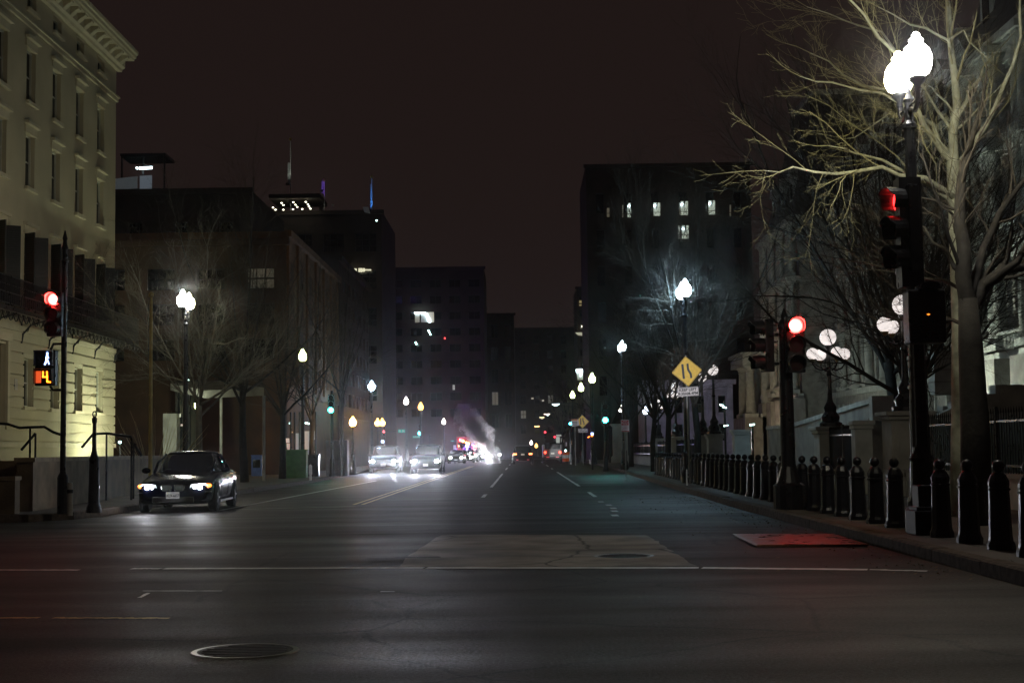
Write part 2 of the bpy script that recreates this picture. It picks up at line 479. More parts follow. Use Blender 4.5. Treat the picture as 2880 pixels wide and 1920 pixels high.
# lighter concrete-like repair, darker repair near the camera
def rough_poly(P, amp, n=7, seed=1):
    r = random.Random(seed); out = []
    for a, b in zip(P, P[1:] + P[:1]):
        for k in range(n):
            u = k / n; out.append((a[0] + (b[0] - a[0]) * u + r.gauss(0, amp), a[1] + (b[1] - a[1]) * u + r.gauss(0, amp * 1.5)))
    return out
strip('asphalt_patch', rough_poly([gp(1240, 1504), gp(1350, 1503), gp(1820, 1505), gp(1850, 1525), gp(1905, 1560), gp(1965, 1592), gp(1500, 1593), gp(1205, 1594), gp(1120, 1592), gp(1150, 1560)], .022), PATCH, .003)
strip('asphalt_band', [(-30, 23.6), (4.5, 23.1), (4.5, 23.35), (-30, 23.85)], OLD, .003)
strip('asphalt_band', [(-30, 21.5), (-3.2, 21.2), (-3.4, 21.45), (-30, 21.75)], OLD, .003)
strip('asphalt_band', [(-9.2, 26.6), (-2.2, 26.3), (-2.2, 26.5), (-9.2, 26.8)], OLD, .003)
for i, (px, py, w) in enumerate(((1070, 1571, .35), (1175, 1567, .6))):
    x, y = gp(px, py)
    strip('pothole_patch', [(x - w / 2, y - .1), (x + w / 2, y - .12), (x + w / 2.2, y + .12), (x - w / 2, y + .1)], OLD, .005)

def manhole(label, x, y, r):
    t = thing('manhole_cover', label, 'manhole cover', (x, y, 0))
    MB().lathe([(r * .88, .0), (r * .88, .003), (r * .86, .004)], 36).build('lid', CAST, t, smooth=False)
    mb = MB(); n = 40
    for (r0, r1) in ((r * .9, r),):
        v = []; f = []
        for k in range(n):
            a = 2 * pi * k / n
            v += [(r0 * cos(a), r0 * sin(a), .006), (r1 * cos(a), r1 * sin(a), .006), (r1 * 1.01 * cos(a), r1 * 1.01 * sin(a), .0)]
        for k in range(n):
            j = (k + 1) % n
            f += [(3 * k, 3 * k + 1, 3 * j + 1, 3 * j), (3 * k + 1, 3 * k + 2, 3 * j + 2, 3 * j + 1)]
        mb.add(v, f)
    mb.build('ring', RIM if 'faint' not in label and 'dark man' not in label else CAST, t)
    st = MB()
    for k in range(-3, 4):
        w = sqrt(max(0, (r * .8) ** 2 - (k * r * .22) ** 2))
        st.bb(-w, w, k * r * .22 - .02, k * r * .22 + .02, .003, .008)
    st.build('tread_bars', CAST, t)
p = ground_at(1755, 1563); manhole('round manhole cover in the lighter asphalt patch before the white line', p.x, p.y, .37)
p = ground_at(690, 1830); manhole('large round manhole cover nearest the camera with one edge shining', p.x, p.y, .36)

# steel road plate with the red signal's reflection put into its colour
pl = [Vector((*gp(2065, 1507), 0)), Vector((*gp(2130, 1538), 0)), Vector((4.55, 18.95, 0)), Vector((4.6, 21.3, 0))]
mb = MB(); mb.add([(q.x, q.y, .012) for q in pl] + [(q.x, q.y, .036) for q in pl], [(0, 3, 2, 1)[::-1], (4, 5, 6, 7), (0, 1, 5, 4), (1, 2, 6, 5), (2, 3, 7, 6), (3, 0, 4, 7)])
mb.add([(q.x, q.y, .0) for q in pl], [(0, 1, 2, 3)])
o = mb.build('steel_road_plate', STEEL); tag(o, 'steel road plate by the kerb with red signal light in its colour', 'road plate')
ragged('plate_edge_weld', (pl[0].x - .01, pl[0].y), (pl[1].x - .01, pl[1].y), .05, RIM, z=.038, n=6)

# gutter litter: loose stones and leaves along the kerb
mb = MB()
for i in range(900):
    y = rnd.uniform(14, 40); x = 4.55 - abs(rnd.gauss(0, .35)); s = rnd.uniform(.008, .028)
    if rnd.random() < .25: x = rnd.uniform(2.5, 5.4); 
    z0 = .15 if x > 4.68 else 0
    a = rnd.uniform(0, pi)
    mb.add([(x + s * cos(a), y + s * sin(a), z0 + .004), (x - s * sin(a), y + s * cos(a), z0 + .006), (x - s * cos(a), y - s * sin(a), z0 + s * .8)], [(0, 1, 2)])
o = mb.build('leaf_litter', LEAF); o['kind'] = 'stuff'; tag(o, 'dry leaves and grit in the gutter along the kerb', 'leaf litter')

# ------------------------------------------------------------------ windows and walls
def wall_grid(mb, x0, x1, z0, z1, ops, depth=.3, y=0.0):
    """front wall in the local plane y, with recessed openings (xa, xb, za, zb)"""
    xs = sorted({x0, x1, *[o[0] for o in ops], *[o[1] for o in ops]})
    zs = sorted({z0, z1, *[o[2] for o in ops], *[o[3] for o in ops]})
    xs = [x for x in xs if x0 <= x <= x1]; zs = [z for z in zs if z0 <= z <= z1]
    for i in range(len(xs) - 1):
        cx = (xs[i] + xs[i + 1]) / 2; run = None
        for k in range(len(zs) - 1):
            cz = (zs[k] + zs[k + 1]) / 2
            inside = any(a < cx < b and c < cz < d for (a, b, c, d) in ops)
            if not inside:
                mb.quad((xs[i], y, zs[k]), (xs[i + 1], y, zs[k]), (xs[i + 1], y, zs[k + 1]), (xs[i], y, zs[k + 1]))
    for (a, b, c, d) in ops:
        e = y + depth
        mb.quad((a, y, c), (a, y, d), (a, e, d), (a, e, c))
        mb.quad((b, y, c), (b, e, c), (b, e, d), (b, y, d))
        mb.quad((a, y, c), (a, e, c), (b, e, c), (b, y, c))
        mb.quad((a, y, d), (b, y, d), (b, e, d), (a, e, d))
def shell(mb, x0, x1, z0, z1, D, y=0.0):
    """sides, roof and back behind a front wall"""
    mb.quad((x0, y, z0), (x0, y, z1), (x0, D, z1), (x0, D, z0))
    mb.quad((x1, y, z0), (x1, D, z0), (x1, D, z1), (x1, y, z1))
    mb.quad((x0, y, z1), (x1, y, z1), (x1, D, z1), (x0, D, z1))
    mb.quad((x0, D, z0), (x0, D, z1), (x1, D, z1), (x1, D, z0))
def sash_mesh(w, h, nx, nz, m, fr=.06, bar=.03, key=''):
    mb = MB()
    mb.bb(0, fr, -.03, .04, 0, h); mb.bb(w - fr, w, -.03, .04, 0, h)
    mb.bb(fr, w - fr, -.031, .041, 0, fr); mb.bb(fr, w - fr, -.031, .041, h - fr, h)
    for i in range(1, nx):
        x = w * i / nx; mb.bb(x - bar / 2, x + bar / 2, -.01, .03, fr, h - fr)
    for k in range(1, nz):
        z = h * k / nz; b2 = bar * (1.8 if k == nz // 2 else 1)
        mb.bb(fr, w - fr, -.012, .032, z - b2 / 2, z + b2 / 2)
    return shared('window', mb, m)
def pane_mesh(w, h, m):
    return shared('pane', MB().quad((.01, .05, .01), (w - .01, .05, .01), (w - .01, .05, h - .01), (.01, .05, h - .01)), m)
def put_window(root, fme, pme, x, y, z, label=None):
    f = inst(fme, 'window', root, (x, y, z)); p = inst(pme, 'pane', f)
    if label: f['label'] = label
    return f

# ------------------------------------------------------------------ cream building with the iron balcony
YB = 30.0; LB = 67.9 - YB
wb = thing('cream_building', 'tall cream painted building with iron balcony and dark shutters behind the signal pole', 'building', (-19.5, YB, 0), pi / 2)
cols = [67.05 - YB - .0 - 1.62 - 3.15 * k for k in range(11)]        # window centres
W1 = 1.05
rows = {'ground': (3.3, 5.2), 'balcony': (7.05, 10.1), 'third': (12.0, 14.15), 'fourth': (15.45, 17.6), 'attic': (19.2, 19.85)}
ops = []
for c in cols:
    for (a, b) in rows.values():
        ops.append((c - W1 / 2, c + W1 / 2, a, b))
door = (cols[4] - .75, cols[4] + .75, 2.6, 5.6)
ops = [o for o in ops if not (abs((o[0] + o[1]) / 2 - cols[4]) < .1 and o[2] == 3.3)] + [door]
mb = MB(); wall_grid(mb, 0, LB, 0, 20.6, ops, .32); shell(mb, 0, LB, 0, 20.6, 16)
mb.build('wall', STUCCO, wb)
for (z0, z1, pr, nm) in ((18.45, 18.62, .10, 'string_course'), (18.62, 18.70, .16, 'string_course'), (1.7, 1.9, .10, 'plinth_course'), (6.18, 6.42, .08, 'string_course')):
    MB().bb(-.2, LB + pr, -pr, .02, z0, z1).build(nm, STUCCO2, wb)
# eaves: soffit with brackets
MB().prism([(.02, 20.0), (-.18, 20.0), (-.22, 20.12), (-.34, 20.2), (-.34, 20.62), (.02, 20.62)], -.3, LB + .34, axis='x').build('frieze', STUCCO2, wb)
MB().prism([(.5, 20.6), (-.72, 20.6), (-.75, 20.7), (-.82, 20.72), (-.84, 20.85), (-.92, 20.9), (-.94, 21.05), (.5, 21.5)], -.5, LB + .55, axis='x').build('cornice', STUCCO2, wb)
br = shared('bracket', MB().prism([(-.34, 20.22), (-.34, 20.62), (-.70, 20.62), (-.70, 20.5), (-.56, 20.42), (-.42, 20.3)], 0, .34, axis='x'), STUCCO2)
for k in range(int(LB / .95)):
    inst(br, 'bracket', wb, (LB - .55 - .95 * k, 0, 0))
MB().prism([(0.4, 21.0), (8, 25.5), (15.6, 21.0)], 0, LB, axis='x').build('roof', SLATE, wb)
fm = {k: sash_mesh(W1, b - a, 2, 4 if b - a > 2.5 else 2 if b - a > 1 else 1, WFRAME) for k, (a, b) in rows.items()}
pm = {k: pane_mesh(W1, b - a, GLASSD) for k, (a, b) in rows.items()}
sill = shared('sill', MB().bb(-.12, W1 + .12, -.14, .04, -.14, 0), STUCCO2)
hood = shared('hood', MB().bb(-.14, W1 + .14, -.05, .02, .02, .34).bb(-.20, W1 + .20, -.19, .02, .34, .46), STUCCO2)
lint = shared('lintel', MB().bb(-.10, W1 + .10, -.04, .02, .01, .26), STUCCO2)
def shutter_mesh(h):
    mb = MB(); w = .52
    mb.bb(0, .06, -.03, .03, 0, h); mb.bb(w - .06, w, -.03, .03, 0, h)
    for z in (0, h / 2 - .05, h - .1): mb.bb(.06, w - .06, -.028, .028, z, z + .1)
    mb.bb(.06, w - .06, -.006, .006, .1, h - .1)
    n = int(h / .09)
    for k in range(n):
        z = .1 + k * (h - .2) / n
        mb.prism([(-.02, z), (.02, z + .05), (.02, z + .065), (-.02, z + .015)], .06, w - .06, axis='x')
    return shared('shutter', mb, SHUT)
shm = shutter_mesh(3.05)
for c in cols:
    for k, (a, b) in rows.items():
        if k == 'ground' and abs(c - cols[4]) < .1: continue
        put_window(wb, fm[k], pm[k], c - W1 / 2, .2, a)
        if k != 'balcony': inst(sill, 'sill', wb, (c - W1 / 2, 0, a))
        if k in ('third', 'fourth', 'balcony', 'attic'):
            inst(hood if k in ('balcony', 'third', 'fourth') else lint, 'window_hood', wb, (c - W1 / 2, 0, b))
        else:
            inst(lint, 'lintel', wb, (c - W1 / 2, 0, b))
    for s in (-1, 1):   # shutters stand half open
        o = inst(shm, 'shutter', wb, (c + s * (W1 / 2 + .02), -.04, 7.05), (0, 0, radians(-62) if s > 0 else radians(180 + 62)))
# rusticated stone courses of the ground storey
z = 1.92; ck = {}
while z < 6.0:
    h = .405
    cuts = sorted([(o[0] - .02, o[1] + .02) for o in ops if o[2] < z + h and o[3] > z and o[3] < 6.2])
    x = 0.0
    for (a, b) in cuts + [(LB + .035, LB + .1)]:
        if a - x > .12:
            key = (round(a - x, 2))
            if key not in ck: ck[key] = shared('stone_course', MB().box((key / 2, -.028, h / 2), (key - .012, .06, h - .05)), STUCCO)
            inst(ck[key], 'stone_course', wb, (x, 0, z))
        x = b
    z += .43
# door and its surround
dd = MB().bb(0, 1.5, .1, .16, 0, 3.0); dr = dd.build('door', mat('brown_door', (.12, .07, .03), .6), wb, loc=(door[0], .1, 2.6))
mb = MB(); mb.bb(-.22, 0, -.10, .02, -.0, 3.1); mb.bb(1.5, 1.72, -.10, .02, 0, 3.1); mb.bb(-.3, 1.8, -.16, .02, 3.1, 3.4)
mb.build('door_surround', STUCCO2, wb, loc=(door[0], 0, 2.6))
v = MB().bb(0, .32, -.03, 0, 0, .42); v.build('wall_plaque', ALU, wb, loc=(cols[3] - 1.6, -.04, 3.9))
# balcony
BX = 1.02
MB().bb(-.2, LB + .55, -BX, -.02, 6.62, 6.78).build('balcony_floor', IRON, wb)
mb = MB()
for z0 in (6.86, 7.25, 7.85): mb.bb(-.2, LB + .55, -BX - .02, -BX + .02, z0, z0 + .035)
n = int((LB + .7) / .11)
for k in range(n):
    x = -.15 + k * .11
    mb.bb(x - .014, x + .014, -BX - .01, -BX + .01, 6.78, 7.85)
    if k % 2 == 0: mb.box((x + .075, -BX, 7.55), (.16, .014, .02)).box((x + .075, -BX, 7.05), (.02, .014, .36), 0)
for k in range(5):
    mb.bb(LB + .53, LB + .56, -BX + k * .2, -BX + k * .2 + .016, 6.78, 7.85)
mb.build('railing', IRON, wb)
mb = MB()
k = 0; x = -.1
while x < LB + .5:      # scalloped valance: a row of iron rings
    seg = [(x + .27 + .25 * cos(a), -BX, 6.60 + .30 * sin(a) - .02) for a in [pi + pi * i / 8 for i in range(9)]]
    mb.tube(seg, .022, 5)
    seg2 = [(x + .27 + .12 * cos(a), -BX, 6.58 + .12 * sin(a)) for a in [pi + pi * i / 6 for i in range(7)]]
    mb.tube(seg2, .016, 4)
    x += .54
mb.build('valance', IRON, wb)
brk = shared('balcony_bracket', MB().tube([(0, -.04, 5.75), (0, -.10, 6.1), (0, -.4, 6.45), (0, -.98, 6.6)], .035, 6).tube([(0, -.04, 5.75), (0, -.04, 6.6)], .03, 5).tube([(0, -.1, 6.2), (0, -.28, 6.2), (0, -.34, 6.38)], .02, 5), IRON)
for k in range(13): inst(brk, 'balcony_bracket', wb, (LB - .15 - 3.15 * k, 0, 0))

# forecourt of the cream building: low wall, stair railings
t = thing('forecourt_wall', 'long low tan brick wall behind the dark sedan', 'wall', (0, 0, 0))
mb = MB(); A = Vector((-10.75, 27.0)); B = Vector((-13.2, 48))
def wallrun(mb, A, B, w, z0, z1, cap=None):
    d = (B - A).normalized(); c = (A + B) / 2; L = (B - A).length
    mb.box((c.x, c.y, (z0 + z1) / 2), (L, w, z1 - z0), atan2(d.y, d.x))
wallrun(mb, Vector((-10.9, 31.2)), Vector((-12.6, 52)), .35, 0, 1.22); mb.build('brick_face', BRICKW, t)
mb = MB(); wallrun(mb, Vector((-10.88, 31.1)), Vector((-12.61, 52.1)), .45, 1.22, 1.32); mb.build('coping', mat('tan_coping', (.26, .20, .12), .8, var=.25), t)
t = thing('lower_forecourt_wall', 'lower tan brick wall at the frame edge in front of the steps', 'wall', (0, 0, 0))
mb = MB(); wallrun(mb, Vector((-10.6, 29.9)), Vector((-17.5, 29.9)), .3, 0, .85); mb.build('brick_face', BRICKW, t)
mb = MB(); wallrun(mb, Vector((-10.58, 29.9)), Vector((-17.5, 29.9)), .38, .85, .93); mb.build('coping', MATS['tan_coping'], t)
t = thing('upper_forecourt_wall', 'dark brick wall stepping up behind the signal pole', 'wall', (0, 0, 0))
mb = MB(); wallrun(mb, Vector((-11.3, 33.2)), Vector((-18.5, 33.2)), .3, 0, 1.25); mb.build('brick_face', BRICKW, t)
def hrail(label, pts, posts):
    t = thing('handrail', label, 'handrail', (pts[0][0], pts[0][1], 0))
    o = Vector((pts[0][0], pts[0][1], 0))
    MB().tube([Vector(p) - o for p in pts], .035, 8).build('rail', IRON, t, smooth=True)
    for (x, y, z) in posts:
        MB().tube([Vector((x, y, .15)) - o, Vector((x, y, z)) - o], .028, 6).build('post', IRON, t)
def hp(l, Y): return [tuple(at(px, py, Y)) for px, py in l]
a = hp([(-20, 1190), (22, 1192), (55, 1203), (85, 1201), (125, 1200), (150, 1215), (180, 1225)], 36)
hrail('dark stair handrail rising along the frame edge before the cream building', a, [(a[0][0], 36, a[0][2]), (a[3][0], 36, a[3][2]), (a[6][0], 36, a[6][2])])
a = hp([(230, 1258), (262, 1220), (300, 1218), (370, 1228)], 38)
hrail('dark handrail running off the cream building corner', a, [(a[1][0], 38, a[1][2]), (a[2][0], 38, a[2][2]), (a[3][0], 38, a[3][2])])
a = hp([(376, 1245), (398, 1282)], 39); hrail('short sloping handrail end before the gold flagpole', a + [], [(a[0][0], 39, a[0][2])])
a = hp([(60, 1265), (100, 1218)], 37); hrail('steep handrail behind the lower brick wall', a, [(a[1][0], 37, a[1][2])])

# ------------------------------------------------------------------ dark city blocks
def block(label, loc, rz, W, H, D, bays, floors, m, win=(.5, .6), base=4.0, top=1.0, lit=(), litm=None, recess=.25, fm_=None, skip=(), cornice=True, name='office_block', nx=2, nz=2, blank_floor0=True, cat='building', pilaster=False):
    t = thing(name, label, cat, loc, rz)
    bw = W / bays; fh = (H - base - top) / floors
    ops = []; wl = []
    w = bw * win[0]; h = fh * win[1]
    for i in range(bays):
        for k in range(floors):
            if (i, k) in skip: continue
            x = bw * i + (bw - w) / 2; z = base + fh * k + (fh - h) * .5
            ops.append((x, x + w, z, z + h)); wl.append((i, k, x, z))
    mb = MB(); wall_grid(mb, 0, W, 0, H, ops, recess); shell(mb, 0, W, 0, H, D); mb.build('wall', m, t)
    fr = sash_mesh(w, h, nx, nz, fm_ or IRON, .05, .05); pn = pane_mesh(w, h, GLASSD)
    cache = {}
    for (i, k, x, z) in wl:
        q = pn
        if (i, k) in lit:
            g = litm if not isinstance(lit, dict) else lit[(i, k)]
            if g.name not in cache: cache[g.name] = pane_mesh(w, h, g)
            q = cache[g.name]
        put_window(t, fr, q, x, recess - .06, z)
    if cornice:
        MB().bb(-.25, W + .25, -.3, .05, H - .35, H + .02).build('cornice', m, t)
        MB().bb(-.06, W + .06, -.1, .05, base - .5, base - .2).build('string_course', m, t)
    if pilaster:
        pl_ = shared('pilaster', MB().bb(-.22, .22, -.14, .02, base - .2, H - .36), m)
        for i in range(bays + 1): inst(pl_, 'pilaster', t, (min(max(bw * i, .22), W - .22), 0, 0))
    return t
HP = pi / 2
# behind the cream building: tall block with the lit strip at the top
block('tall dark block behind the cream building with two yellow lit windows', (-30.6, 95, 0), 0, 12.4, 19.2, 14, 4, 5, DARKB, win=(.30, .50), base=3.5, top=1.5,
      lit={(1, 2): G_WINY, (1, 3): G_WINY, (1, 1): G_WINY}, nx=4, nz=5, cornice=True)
pent = thing('rooftop_office', 'glass walled rooftop room with blue strip light above the dark block', 'rooftop room', (-30.5, 95.4, 18.0))
o = Vector((-30.5, 95.4, 18.0))
def lit_panel(parent, org, corners, Y, m, name='lit_pane', th=.05):
    pts = [at(px, py, Y) - org for px, py in corners]
    mb = MB(); mb.add([tuple(p) for p in pts] + [(p.x, p.y + th, p.z) for p in pts], [(0, 1, 2, 3), (7, 6, 5, 4), (0, 4, 5, 1), (1, 5, 6, 2), (2, 6, 7, 3), (3, 7, 4, 0)])
    return mb.build(name, m, parent)
lit_panel(pent, o, [(322, 503), (386, 496), (386, 530), (322, 534)], 94.9, glow('dim_blue_pane', (.40, .50, .55), .05))
lit_panel(pent, o, [(393, 495), (427, 493), (427, 531), (393, 532)], 94.9, G_WINB)
lit_panel(pent, o, [(391, 470), (428, 468), (428, 475), (391, 477)], 94.9, G_TUBE, 'strip_light')
lit_panel(pent, o, [(381, 471), (387, 470), (387, 476)] + [(384, 476)], 94.9, G_TUBE, 'strip_light')
MB().bb(3.4, 6.6, .1, 3.6, 1.2, 1.4).build('floor_slab', IRON, pent)
MB().bb(3.4, 6.5, 0, 2.6, 3.6, 3.8).build('roof_slab', IRON, pent)
for x in (3.5, 4.95, 6.4): MB().bb(x - .05, x + .05, .1, .2, 1.4, 3.6).build('mullion', IRON, pent)

# block with canopy and orange lit windows, then the tan corner building
block('dark low office block with a stone canopy behind the twin street lamp', (-26, 86, 0), 0, 12.6, 11.5, 12, 6, 2, DARKB, win=(.62, .7), base=4.2, top=.8, lit={(3, 0): glow('amber_glow_window', (.6, .25, .08), .05)}, nx=1, nz=1)
t = thing('entrance_canopy', 'dark stone canopy slab over the office entrance', 'canopy', (0, 0, 0))
a, b = at(622, 1090, 70), at(742, 1112, 62)
mb = MB(); mb.add([(a.x, a.y, a.z), (b.x, b.y, b.z), (b.x - 3, b.y + 2, b.z), (a.x - 3, a.y + 2, a.z), (a.x, a.y, a.z + .35), (b.x, b.y, b.z + .35), (b.x - 3, b.y + 2, b.z + .35), (a.x - 3, a.y + 2, a.z + .35)],
       [(3, 2, 1, 0), (4, 5, 6, 7), (0, 1, 5, 4), (1, 2, 6, 5), (2, 3, 7, 6), (3, 0, 4, 7)]); mb.build('slab', GRANITE, t)
MB().tube([(b.x, b.y, .15), (b.x, b.y, b.z)], .07, 8).build('post', GRANITE, t)
MB().tube([(a.x, a.y, .15), (a.x, a.y, a.z)], .07, 8).build('post', GRANITE, t)
t = thing('glazed_shopfront', 'amber lit shop window in the dark office block under the canopy', 'shop window', (0, 0, 0)); o = Vector((0, 0, 0))
lit_panel(t, o, [(622, 1130), (640, 1130), (640, 1196), (622, 1194)], 80, G_WINO)
lit_panel(t, o, [(643, 1130), (650, 1130), (650, 1198), (643, 1197)], 80, G_WINO)
lit_panel(t, o, [(620, 1198), (655, 1200), (655, 1202), (620, 1200)], 79.9, G_WINO, 'sill_light')
lit_panel(t, o, [(625, 1205), (634, 1205), (634, 1209), (625, 1209)], 79.8, G_DOTC, 'down_light', .1)
p = at(636, 1230, 80.2); MB().bb(p.x - 1.2, p.x + 1.2, 80.1, 80.5, .15, 6.0).build('wall', DARKB2, t)

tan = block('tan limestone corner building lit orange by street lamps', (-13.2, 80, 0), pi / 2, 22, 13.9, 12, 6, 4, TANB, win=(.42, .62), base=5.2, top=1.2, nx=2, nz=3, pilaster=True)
block('tan limestone end wall with shop windows facing the camera', (-24.5, 79.7, 0), 0, 11.28, 13.4, 10, 4, 3, mat('dimmed_tan_facade', (.055, .030, .014), .85, var=.35, scale=.8, bump=.3, bscale=6), win=(.55, .6), base=6.2, top=1.2, lit={(3, 2): glow('faint_window', (.6, .5, .3), .035)}, nx=3, nz=2)  # same tan stone, colour darkened for its unlit side
sf = thing('corner_shop', 'ground floor shop with lit posters and bright interior at the tan building', 'shop', (0, 0, 0)); o = Vector((0, 0, 0))
Ys = 79.2
for i, (x, y) in enumerate(((804, 1232), (806, 1247), (808, 1261))):
    lit_panel(sf, o, [(x, y), (x + 9, y), (x + 10, y + 13), (x + 1, y + 13)], Ys, G_POSTER, 'poster')
for (x0, y0, x1, y1) in ((830, 1218, 842, 1282), (850, 1212, 872, 1282), (874, 1212, 887, 1236)):
    lit_panel(sf, o, [(x0, y0), (x1, y0), (x1, y1), (x0, y1)], Ys, G_SCREEN, 'shop_window')
for (x, y) in ((816, 1190), (861, 1189), (868, 1191), (876, 1193)):
    lit_panel(sf, o, [(x - 3, y - 2), (x + 3, y - 2), (x + 3, y + 2), (x - 3, y + 2)], Ys - .1, G_DOTC, 'down_light', .1)
for (x, y) in ((820, 1215), (835, 1269), (887, 1270)):
    lit_panel(sf, o, [(x - 3, y - 2), (x + 3, y - 2), (x + 3, y + 2), (x - 3, y + 2)], Ys - .1, G_WINO, 'shelf_light', .1)
mu = MB()
for px in (800, 818, 829, 843, 849, 873, 888):
    q = at(px, 1250, Ys - .05); mu.bb(q.x - .05, q.x + .05, Ys - .12, Ys, .15, 3.6)
mu.build('mullions', IRON, sf)

block('dark brick block beyond the tan building with pale top floor windows', (-13.6, 106, 0), pi / 2, 21, 16, 12, 8, 6, DARKB2, win=(.5, .6), base=4.5, top=1.0, nx=1, nz=2)
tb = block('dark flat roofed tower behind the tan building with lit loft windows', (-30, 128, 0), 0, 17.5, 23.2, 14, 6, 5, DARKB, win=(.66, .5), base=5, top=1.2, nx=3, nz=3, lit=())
t = thing('loft_windows', 'row of pale lit loft windows high on the dark tower', 'window', (0, 0, 0)); o = Vector((0, 0, 0))
GL = glow('loft_glass', (.95, .90, .62), .9)
for (x0, y0, x1, y1) in ((984, 755, 989, 769), (991, 755, 1002, 768), (1008, 754, 1018, 764), (1020, 754, 1025, 763), (1025, 757, 1043, 760)):
    lit_panel(t, o, [(x0, y0), (x1, y0), (x1, y1), (x0, y1)], 127.4, GL, 'pane', .3)
t = thing('rooftop_terrace', 'roof terrace soffit with a grid of small white downlights', 'roof terrace', (0, 0, 0))
a = at(760, 566, 127); MB().bb(a.x, a.x + 4.6, 126.2, 131, a.z + .1, a.z + .5).bb(a.x + .2, a.x + .5, 130, 130.3, 23, a.z + .1).bb(a.x + 4.0, a.x + 4.3, 130, 130.3, 23, a.z + .1).build('soffit', DARKB, t)
for (px, py) in ((768, 584), (775, 590), (792, 571), (797, 577), (797, 590), (825, 569), (831, 576), (836, 582), (824, 589), (850, 588), (860, 568), (866, 575), (869, 581), (873, 587)):
    q = at(px, py, 126.6); MB().sphere((q.x, q.y, q.z), .09, 8, 5, .6).build('downlight', G_DOT, t)
def flood_spot(parent, loc, target, power, color, ang=25):
    l = bpy.data.lights.new('flagpole_floodlight', 'SPOT'); l.energy = power; l.color = color; l.spot_size = radians(ang); l.spot_blend = .7; l.shadow_soft_size = .05
    o = bpy.data.objects.new('flagpole_floodlight', l); col.objects.link(o); o.parent = parent; o.location = loc
    o.rotation_euler = (Vector(target) - Vector(loc)).to_track_quat('-Z', 'Y').to_euler()
PWHITE = mat('white_pole_paint', (.75, .75, .72), .5, var=.1)
FCLOTH = mat('pale_flag_cloth', (.55, .55, .55), .8, var=.2)
def flagpole(label, px, py0, py1, Y, m, r=.09, flag=None, extra=None):
    a = at(px, py0, Y); b = at(px, py1, Y)
    t = thing('flagpole', label, 'flagpole', (b.x, b.y, b.z))
    MB().tube([(0, 0, -4), (0, 0, a.z - b.z)], [r, r * .6], 8).build('pole', m, t)
    MB().sphere((0, 0, a.z - b.z + .1), .14, 8, 6).build('ball_finial', GOLD, t)
    if flag:
        mb = MB(); n = 8
        for i in range(n):
            x0, x1 = -flag[0] * i / n, -flag[0] * (i + 1) / n
            y0, y1 = .12 * sin(i * 1.1), .12 * sin((i + 1) * 1.1)
            mb.add([(x0, y0, flag[1]), (x1, y1, flag[1] + .12), (x1, y1, flag[2]), (x0, y0, flag[2] - .1)], [(0, 1, 2, 3)])
        f = mb.build('flag', flag[3], t); s = f.modifiers.new('solidify', 'SOLIDIFY'); s.thickness = .02
    if extra: flood_spot(t, (0, -1.6, .2), (0, 0, (a.z - b.z) * .45), extra[0], extra[1], 60); MB().box((0, -1.6, 0), (.3, .2, .2)).build('floodlight_housing', IRON, t)
    return t
flagpole('tall pale flagpole with a furled flag on the left roof', 817, 395, 527, 129, PWHITE, .06, (.25, 2.2, .3, FCLOTH), (60, (.9, 1, .85)))
flagpole('short flagpole with a furled flag lit violet', 912, 510, 545, 129, PWHITE, .05, (.25, 1.1, .1, FCLOTH), (60, (.3, .12, 1)))
flagpole('slim flagpole lit blue at the end of the roof', 1046, 500, 600, 129, PWHITE, .06, (.12, 2.6, .4, FCLOTH), (160, (.06, .3, 1)))
t = thing('rooftop_hatch', 'small roof box lit violet blue beside the blue flagpole', 'roof box', (0, 0, 0)); o = Vector((0, 0, 0))
lit_panel(t, o, [(1020, 582), (1036, 582), (1040, 599), (1024, 595)], 125, PWHITE, 'panel', .4)
lit_panel(t, o, [(1057, 618), (1061, 618), (1061, 622), (1057, 622)], 125, G_DOTC, 'marker_light', .1)
lit_panel(t, o, [(932, 574), (939, 575), (939, 580), (934, 579)], 125, PWHITE, 'small_panel', .2)

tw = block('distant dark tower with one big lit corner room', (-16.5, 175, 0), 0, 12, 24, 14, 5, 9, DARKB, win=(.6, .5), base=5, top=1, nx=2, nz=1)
t = thing('lit_corner_room', 'bright corner office window with slanted strip light on the distant tower', 'window', (0, 0, 0)); o = Vector((0, 0, 0))
lit_panel(t, o, [(1167, 884), (1180, 884), (1180, 906), (1167, 907)], 174.4, glow('beige_room', (.50, .48, .30), .30), 'pane')
lit_panel(t, o, [(1184, 884), (1203, 884), (1206, 906), (1184, 906)], 174.4, glow('brown_room', (.35, .32, .18), .16), 'pane')
lit_panel(t, o, [(1199, 878), (1220, 877), (1221, 906), (1208, 907)], 174.35, glow('cream_room', (.80, .74, .52), .42), 'pane')
lit_panel(t, o, [(1165, 878), (1196, 877.5), (1196, 882), (1165, 882.5)], 174.2, G_TUBE, 'strip_light')
lit_panel(t, o, [(1194, 879), (1199, 879), (1212, 906), (1206, 907)], 174.2, G_TUBE, 'strip_light')
for (px, py, m) in ((1205, 929.5, G_DOTC), (1207.5, 934, G_DOTC), (1210.5, 940, G_DOTC), (1169, 963, G_DOTC), (1171, 967, G_DOTC), (1251, 951, glow('red_roof_beacon', (1, .05, .04), 5))):
    q = at(px, py, 174); MB().sphere(tuple(q), .11, 8, 5).build('ceiling_lamp', m, t)
lit_panel(t, o, [(1273, 1082), (1279, 1082), (1279, 1096), (1273, 1096)], 174, G_WIN2, 'pane')
block('dark low block behind the steam plume', (-13, 215, 0), 0, 12, 22, 14, 6, 5, DARKB2, win=(.5, .6), base=4, top=1, nx=2, nz=1, lit={(4, 1): glow('faint_far_window', (.8, .7, .5), .10)})
